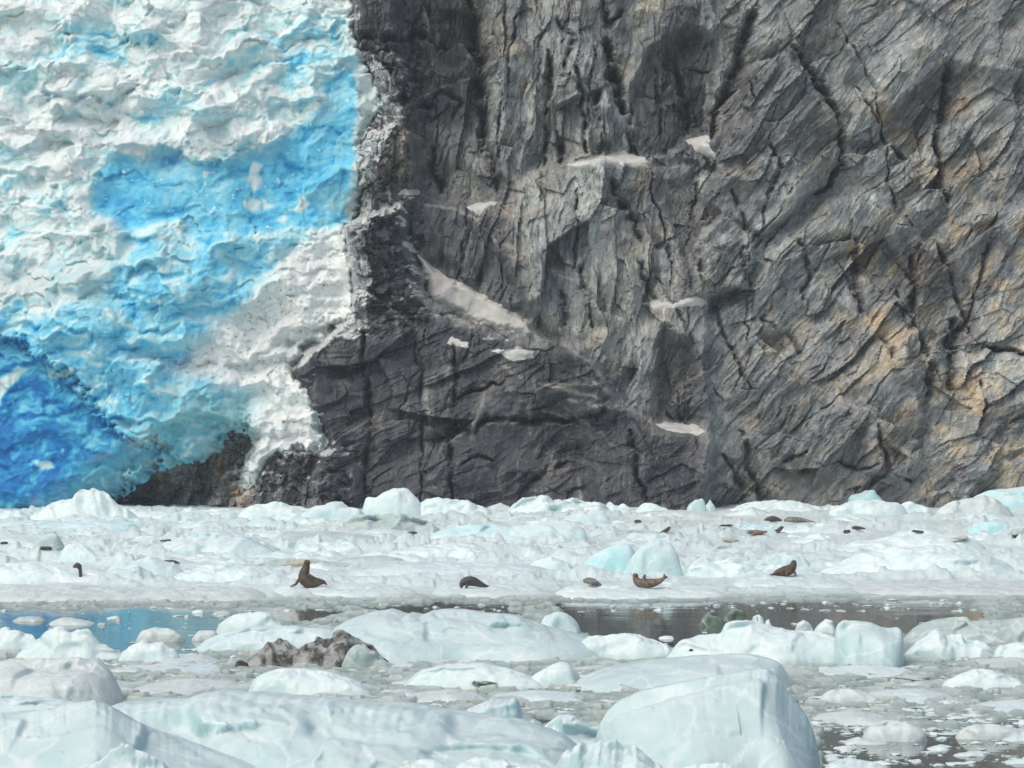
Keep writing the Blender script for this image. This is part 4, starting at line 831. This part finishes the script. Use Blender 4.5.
dpart('left_stone', [(234, 666), (236, 661), (241, 660), (247, 663), (250, 667)], 669, M_STONE, rough=1, facet=1, seed=18)
tag(floe([(698, 624), (703, 615), (709, 611), (716, 612), (721, 616), (726, 622), (728, 626)], 627, 'glassy', name='glassy_ice_lump', facet=1, seed=21), 'dark glassy green ice lump with pale stripes floating in the pool', 'ice lump', None)
tag(floe([(722, 622), (727, 612), (734, 608), (741, 609), (746, 615), (750, 624)], 626, 'glassy', name='glassy_ice_lump', facet=1, seed=22), 'plain mossy green ice lump beside the upright corner of the white floe', 'ice lump', None)

# ------------------------------------------------------------------ drop points on the ice
dg = bpy.context.evaluated_depsgraph_get()
def land(px, py):
    o = Vector((0, 0, CH)); d = Vector(((px - 512) / F, 1, (HY - py) / F)).normalized()
    ok, loc, *_ = SC.ray_cast(dg, o, d)
    return loc if ok and loc.z < 3 else at(px, py)

# ------------------------------------------------------------------ brash
def brash():
    rr = np.random.RandomState(3); n = 8000
    zs = [(100, 620, 655, 715), (800, 1100, 650, 735), (0, 260, 650, 700), (820, 1060, 735, 766), (0, 1024, 600, 612), (560, 1000, 606, 640), (0, 250, 612, 645)]
    wts = np.array([.33, .38, .12, .02, .05, .004, .008])
    zi = rr.choice(len(zs), n, p=wts / wts.sum())
    ico = np.array([(0, 0, 1), (.9, 0, .3), (.28, .85, .3), (-.72, .53, .3), (-.72, -.53, .3), (.28, -.85, .3), (.6, .45, -.6), (-.3, .7, -.6), (-.7, 0, -.6), (-.3, -.7, -.6), (.6, -.45, -.6)])
    fc = [(0, 1, 2), (0, 2, 3), (0, 3, 4), (0, 4, 5), (0, 5, 1), (1, 6, 2), (2, 6, 7), (2, 7, 3), (3, 7, 8), (3, 8, 4), (4, 8, 9), (4, 9, 5), (5, 9, 10), (5, 10, 1), (1, 10, 6)]
    V = []; Fs = []
    for i in range(n):
        z = zs[zi[i]]; p = at(rr.uniform(z[0], z[1]), rr.uniform(z[2], z[3]))
        s = 0.02 + 0.17 * rr.rand() ** 4
        sc = np.array([s * rr.uniform(.8, 2), s * rr.uniform(.8, 2), s * rr.uniform(.15, .45)])
        a = rr.rand() * 6.28; ca, sa = math.cos(a), math.sin(a)
        v = (ico + rr.uniform(-.2, .2, ico.shape)) * sc
        v = np.stack([v[:, 0] * ca - v[:, 1] * sa + p.x, v[:, 0] * sa + v[:, 1] * ca + p.y, v[:, 2] + .01], 1)
        b = len(V) * 11; V.append(v); Fs += [(a_ + b, b_ + b, c_ + b) for a_, b_, c_ in fc]
    me = bpy.data.meshes.new('brash_ice'); me.from_pydata(np.concatenate(V).tolist(), [], Fs); me.materials.append(ICE['white'])
    o = bpy.data.objects.new('brash_ice', me); SC.collection.objects.link(o); tag(o, kind='stuff')
brash()

# ------------------------------------------------------------------ seals
def mat_fur(name, a, b, sc=9): return mat_plain(name, a, b, sc, 0.5, 0.25, 4, 0.35, 0.62, 0.02)
FUR = dict(brown=mat_fur('wet_brown_fur', (0.045, 0.033, 0.026), (0.11, 0.083, 0.062), 4), dark=mat_fur('dark_grey_fur', (0.03, 0.028, 0.03), (0.085, 0.078, 0.075), 4),
           tan=mat_fur('spotted_tan_fur', (0.26, 0.20, 0.14), (0.085, 0.065, 0.05), 6), grey=mat_fur('mottled_grey_fur', (0.30, 0.30, 0.28), (0.10, 0.095, 0.09), 6),
           pale=mat_fur('pale_cream_fur', (0.50, 0.46, 0.38), (0.36, 0.33, 0.28), 5))
M_EYE = mat_plain('dark_eye', (0.01, 0.01, 0.01), (0.02, 0.015, 0.012), 20, 0.1)
def seal(px, py, spine, limbs, fur, label, head=None, group='seals hauled out on the ice', loc=None):
    """spine and limbs in pixels at the seal's distance: (right, up, nearer, radius)"""
    p = loc or land(px, py); k = p.y / F
    root = bpy.data.objects.new('seal', None); SC.collection.objects.link(root); root.location = p
    tag(root, label, 'seal', group)
    VV, FF = [], []
    def tube(pts, flat=1.0):
        P = np.array([(q[0] * k, -q[2] * k, q[1] * k) for q in pts]); R = np.array([q[3] * k for q in pts]) * 1.06
        n = len(P); tt_ = np.linspace(0, n - 1, (n - 1) * 6 + 1); out = []; rad = []
        for u_ in tt_:
            i_ = min(int(u_), n - 2); f_ = u_ - i_
            a_, b_, c_, d_ = P[max(i_ - 1, 0)], P[i_], P[i_ + 1], P[min(i_ + 2, n - 1)]
            out.append(0.5 * (2 * b_ + (c_ - a_) * f_ + (2 * a_ - 5 * b_ + 4 * c_ - d_) * f_ ** 2 + (3 * b_ - a_ - 3 * c_ + d_) * f_ ** 3)); rad.append(R[i_] * (1 - f_) + R[i_ + 1] * f_)
        # overlapping ellipsoids along the curve, fused by the remesh
        for c_, r_ in zip(out, rad):
            b0 = len(VV)
            for a in range(5):
                ph = math.pi * (a + .5) / 5
                for b in range(10):
                    th = 2 * math.pi * b / 10
                    VV.append((c_[0] + r_ * math.sin(ph) * math.cos(th), c_[1] + r_ * flat * math.sin(ph) * math.sin(th), c_[2] + r_ * math.cos(ph)))
            for a in range(4):
                for b in range(10):
                    b2 = (b + 1) % 10; FF.append((b0 + a * 10 + b, b0 + a * 10 + b2, b0 + a * 10 + 10 + b2, b0 + a * 10 + 10 + b))
            FF.append(tuple(b0 + b for b in range(9, -1, -1))); FF.append(tuple(b0 + 40 + b for b in range(10)))
    tube(spine)
    for lm in limbs:
        b = np.array(lm[0][:3]); q = min(spine, key=lambda q_: sum((b - np.array(q_[:3])) ** 2))
        tube([(q[0], q[1], q[2], lm[0][3])] + list(lm), 0.8)
    me = bpy.data.meshes.new('body'); me.from_pydata(VV, [], FF); o = bpy.data.objects.new('body', me); SC.collection.objects.link(o); o.parent = root
    rm = o.modifiers.new('fuse', 'REMESH'); rm.mode = 'VOXEL'; rm.voxel_size = 0.45 * k; rm.use_smooth_shade = True
    sm_ = o.modifiers.new('smooth', 'SMOOTH'); sm_.factor = 0.5; sm_.iterations = 4
    bpy.context.view_layer.update()
    ev = o.evaluated_get(bpy.context.evaluated_depsgraph_get()); m2 = bpy.data.meshes.new_from_object(ev)
    o.modifiers.clear(); o.data = m2; m2.materials.clear(); m2.materials.append(FUR[fur])
    for f in m2.polygons: f.use_smooth = True
    if head:
        def ball(name, c, rad, sc=(1, 1, 1), mt=M_EYE):
            import bmesh
            bm = bmesh.new(); bmesh.ops.create_uvsphere(bm, u_segments=10, v_segments=7, radius=rad * k)
            mm = bpy.data.meshes.new(name); bm.to_mesh(mm); bm.free(); mm.materials.append(mt)
            for f in mm.polygons: f.use_smooth = True
            e = bpy.data.objects.new(name, mm); SC.collection.objects.link(e); e.parent = root
            e.location = (c[0] * k, -c[2] * k, c[1] * k); e.scale = sc
        hx, hy, hz, hr, fx, fy, fz = head       # centre, radius, facing
        f = Vector((fx, fy, fz)).normalized(); side = Vector((0, 1, 0)).cross(f)
        if side.length < .1: side = Vector((1, 0, 0))
        side.normalize(); upv = f.cross(side)
        c = Vector((hx, hy, hz))
        for s in (-1, 1):
            q = c + f * hr * .62 + side * s * hr * .62 + upv * hr * .38; ball('eye', q, hr * .2)
        ball('nose', c + f * hr * 1.35, hr * .22)
    return root

seal(306, 588, [(18, 6, 1, 1.8), (14, 6.2, 1, 3.0), (9, 5.8, 0, 4.8), (2, 6.2, 0, 6.2), (-1.5, 9.5, 0, 6.0), (-1.8, 14, 0, 5.2), (-.6, 18.5, 0, 4.2), (.6, 22, .4, 3.2), (0.9, 25.2, 1, 3.1), (2.8, 25.6, 2.6, 1.8)],
     [[(-7, 8, 2, 1.8), (-10, 4, 2.5, 1.3), (-15, 1.6, 3, .8)], [(3, 13, 3, 1.6), (7, 11.5, 4, 1.1), (10, 10, 4, .6)], [(19, 5, 1, 1.2), (21, 3.5, 3, .7)]], 'brown',
     'wet brown seal sitting upright with its neck stretched up on the ice', (0.9, 25.2, 1, 3.1, .75, .2, .7))
seal(472, 588, [(-10.5, 1.5, 2, 1.5), (-10, 4.5, 1.5, 2.6), (-7, 6.5, .5, 3.9), (-2, 7, 0, 4.8), (3, 6, 0, 4.2), (8, 4, 0, 3.0), (12, 2.6, 0, 2), (15, 1.6, 0, 1)],
     [[(-5, 3, 3, 1.6), (-6, 1, 5, .9)], [(15, 2, 0, 1), (17, 2.2, 1, .6)]], 'dark', 'dark grey seal curled with its back humped and head down', (-10.2, 3.2, 1.5, 2.4, -.3, -.9, .4))
seal(591, 586, [(-6.5, 4.5, 1, 1.4), (-5, 5.4, 1, 2.4), (-1.5, 5, 0, 3.4), (3, 4, 0, 3.3), (7, 2.2, 0, 2), (10, 1.2, 0, .9)], [[(0, 2.5, 3, 1.1), (1, .6, 4.5, .7)]], 'grey',
     'small mottled grey seal lying left of the reclining tan seal', (-5, 5.6, 1, 2.4, -.8, .1, .6))
seal(648, 588, [(-14.4, 12, 1.2, 1.3), (-12.6, 12.4, .6, 2.7), (-12, 8.5, 0, 3.1), (-9, 5.2, 0, 4.2), (-3, 4.6, 0, 4.7), (4, 5, 0, 4.2), (10, 6.4, 0, 3.1), (14, 8.4, 0, 2), (16, 10, 0, 1.6)],
     [[(-4, 8.5, 1.5, 1.7), (-3.6, 11.5, 2, 1.6), (-3.2, 13.4, 2, .9)], [(16.5, 11.5, 1, 1.4), (16, 13.8, 1.5, .7)], [(18, 10.8, -1, 1.3), (19.6, 10.4, -1, .6)]], 'tan',
     'tan spotted seal reclining on its side with head and tail raised', (-12.6, 12.4, .6, 2.7, -.35, .1, .9))
seal(785, 576, [(-15, 1.4, 0, .6), (-11, 2, 0, 1.4), (-7, 3.6, 0, 3.2), (-1, 4.8, 0, 4.8), (5, 6.4, 0, 5), (8, 10, 0, 3.6), (8.8, 13.2, .6, 2.8), (10, 13, 2.2, 1.4)],
     [[(2, 3, 4, 1.6), (0, .8, 6, .9)], [(9, 4, 2, 1.6), (10.5, 1, 4, .9)]], 'brown', 'alert dark brown seal propped up with head raised on the right', (8.8, 13.2, .6, 2.8, .45, .1, .9))
seal(78, 576, [(2.6, -2, 0, 2.2), (2.4, 2, 0, 1.6), (2.2, 6, 0, 1.8), (1.2, 9.4, 0, 2.5), (-.6, 10.8, 0, 2.7), (-3, 9.6, 1, 1.4), (-4.6, 9, 1.2, .7)], [], 'dark',
     'dark seal head and neck poking up behind a white bank at left', (-.6, 10.8, 0, 2.7, -.9, -.1, .4))
seal(298, 567, [(-19, 1, 0, .7), (-15, 1.8, 0, 1.5), (-8, 3, 0, 2.6), (0, 3.8, 0, 3.1), (8, 4, 0, 3), (14, 4, 0, 2.2), (17.5, 3.4, 1, 1.5), (19.5, 2.8, 1, .8)], [[(9, 2, 3, 1), (8, .4, 4, .6)]], 'pale',
     'pale cream seal lying stretched out behind the upright brown seal', (16.8, 3.8, 1, 1.8, .9, 0, .4))
FARG = 'distant seals resting on the packed ice'
seal(773, 522, [(-8, 2, 0, .9), (-5, 3, 0, 2), (0, 3.2, 0, 2.9), (5, 2.4, 0, 2), (8.4, 1.6, 0, .8)], [[(-2, 1, 2, .8), (-3, .2, 3, .5)]], 'dark', 'rounded dark seal farthest back, left of the long grey seal', None, FARG)
seal(797, 523, [(-12, 2.4, 0, 1.2), (-8, 3.4, 0, 2.6), (-2, 3.2, 0, 3), (5, 3, 0, 2.2), (12, 2, 0, 1.2), (19, .8, 0, .5)], [[(-5, 1, 2, .9), (-6, .2, 3, .5)]], 'grey', 'long grey seal farthest back with its tail stretched to the right', None, FARG)
seal(757, 535, [(-9, 2.6, 0, 1.5), (-6, 2.8, 0, 2.2), (0, 2.6, 0, 2.4), (6, 2.8, 0, 1.6), (10, 3.6, 0, .7)], [[(-3, 1, 2, .8), (-4, .2, 3, .5)]], 'tan', 'brownish seal lying in front of the rounded dark seal', None, FARG)
seal(778, 533, [(-4, 1.4, 0, .9), (-1, 2.2, 0, 1.7), (2, 3.6, 0, 2), (3.6, 5.4, 0, 1.5), (5, 5.6, .6, .8)], [[(1, 1, 2, .8), (1, .2, 3, .5)]], 'dark', 'tiny dark seal with raised head right of the brownish seal', None, FARG)
seal(667, 533, [(-6, .8, 0, .7), (-2.5, 2, 0, 1.5), (.5, 3.4, 0, 1.9), (2, 5, 0, 1.6), (3.2, 5.2, .6, .8)], [[(0, 1, 2, .8), (0, .2, 3, .5)]], 'dark', 'tiny dark seal alone behind the twin smooth blocks', None, FARG)
seal(857, 530, [(-5, 1.6, 0, 1), (-2, 2.2, 0, 1.8), (3, 2, 0, 1.6), (8, 1.4, 0, .7)], [[(0, 1, 1.5, .7), (0, .2, 2.4, .4)]], 'dark', 'tiny dark seal lying flat below the light blue slab', None, FARG)

# ------------------------------------------------------------------ stones and stained ice on the pack
def stone(px, py, w, h, label, mat=M_STONE, name='stone', cat='stone'):
    p = land(px, py); k = p.y / F
    import bmesh
    bm = bmesh.new(); bmesh.ops.create_icosphere(bm, subdivisions=3, radius=1)
    rr = random.Random(int(px * 7 + py)); ph = [rr.uniform(0, 9) for _ in range(3)]
    for v in bm.verts:
        c = v.co; s = 1 + .22 * math.sin(3.1 * c.x + ph[0]) * math.cos(2.7 * c.y + ph[1]) + .16 * math.sin(5.3 * c.z + 4.1 * c.x + ph[2])
        v.co = Vector((c.x * s * w * k / 2, c.y * s * w * k * .35, c.z * s * h * k / 2 + h * k * .32))
    me = bpy.data.meshes.new(name); bm.to_mesh(me); bm.free(); me.materials.append(mat)
    o = bpy.data.objects.new(name, me); SC.collection.objects.link(o); o.location = p
    o.rotation_euler = (0, rr.uniform(-.15, .15), rr.uniform(-.4, .4))
    tag(o, label, cat, 'dark stones and stained ice on the pack')
for a_ in [(638, 523, 7, 4, 'small dark stone on the white ice left of centre right'), (727, 526, 14, 2, 'long thin dark stone streak on white ice'),
           (847, 533, 7, 4, 'dark curved stone left of the tiny flat lying seal'), 
           (918, 532, 11, 2.2, 'slanting dark stone in white ice right of the light blue slab'), (1016, 537, 18, 3, 'dark slanting stone seam in the grey block at right edge'), (46, 549, 12, 3, 'dark stones at the foot of the clear grey block'),
           (4, 544, 7, 3, 'dark stone at the far left edge of the pack'), (166, 541, 11, 2, 'thin dark stone on the pale left hummock'), (172, 562, 14, 2, 'dark stone wedge in the left pack below the pale hummock'),
           (412, 534, 10, 3, 'reddish dark stones beside the tilted greyish slab'), 
           (671, 645, 5, 2.5, 'small black stone at the right end of the low white floe'), (691, 651, 4, 2.5, 'black speck of stone on the long white floe')]:
    stone(*a_)
stone(729, 542, 19, 7, 'pale brown stained ice lump on the right of the pack', M_SNOW, 'stained_ice', 'ice lump')
stone(960, 540, 18, 5, 'brown stained ice below the light blue slab near the right edge', M_SNOW, 'stained_ice', 'ice lump')
stone(484, 685, 24, 5, 'flat dark green ice sliver in the slush below the middle floe', ICE['glassy'], 'ice_sliver', 'ice lump')
stone(912, 681, 36, 7, 'green glassy ice wave in the slush on the right', ICE['green'], 'ice_sliver', 'ice lump')
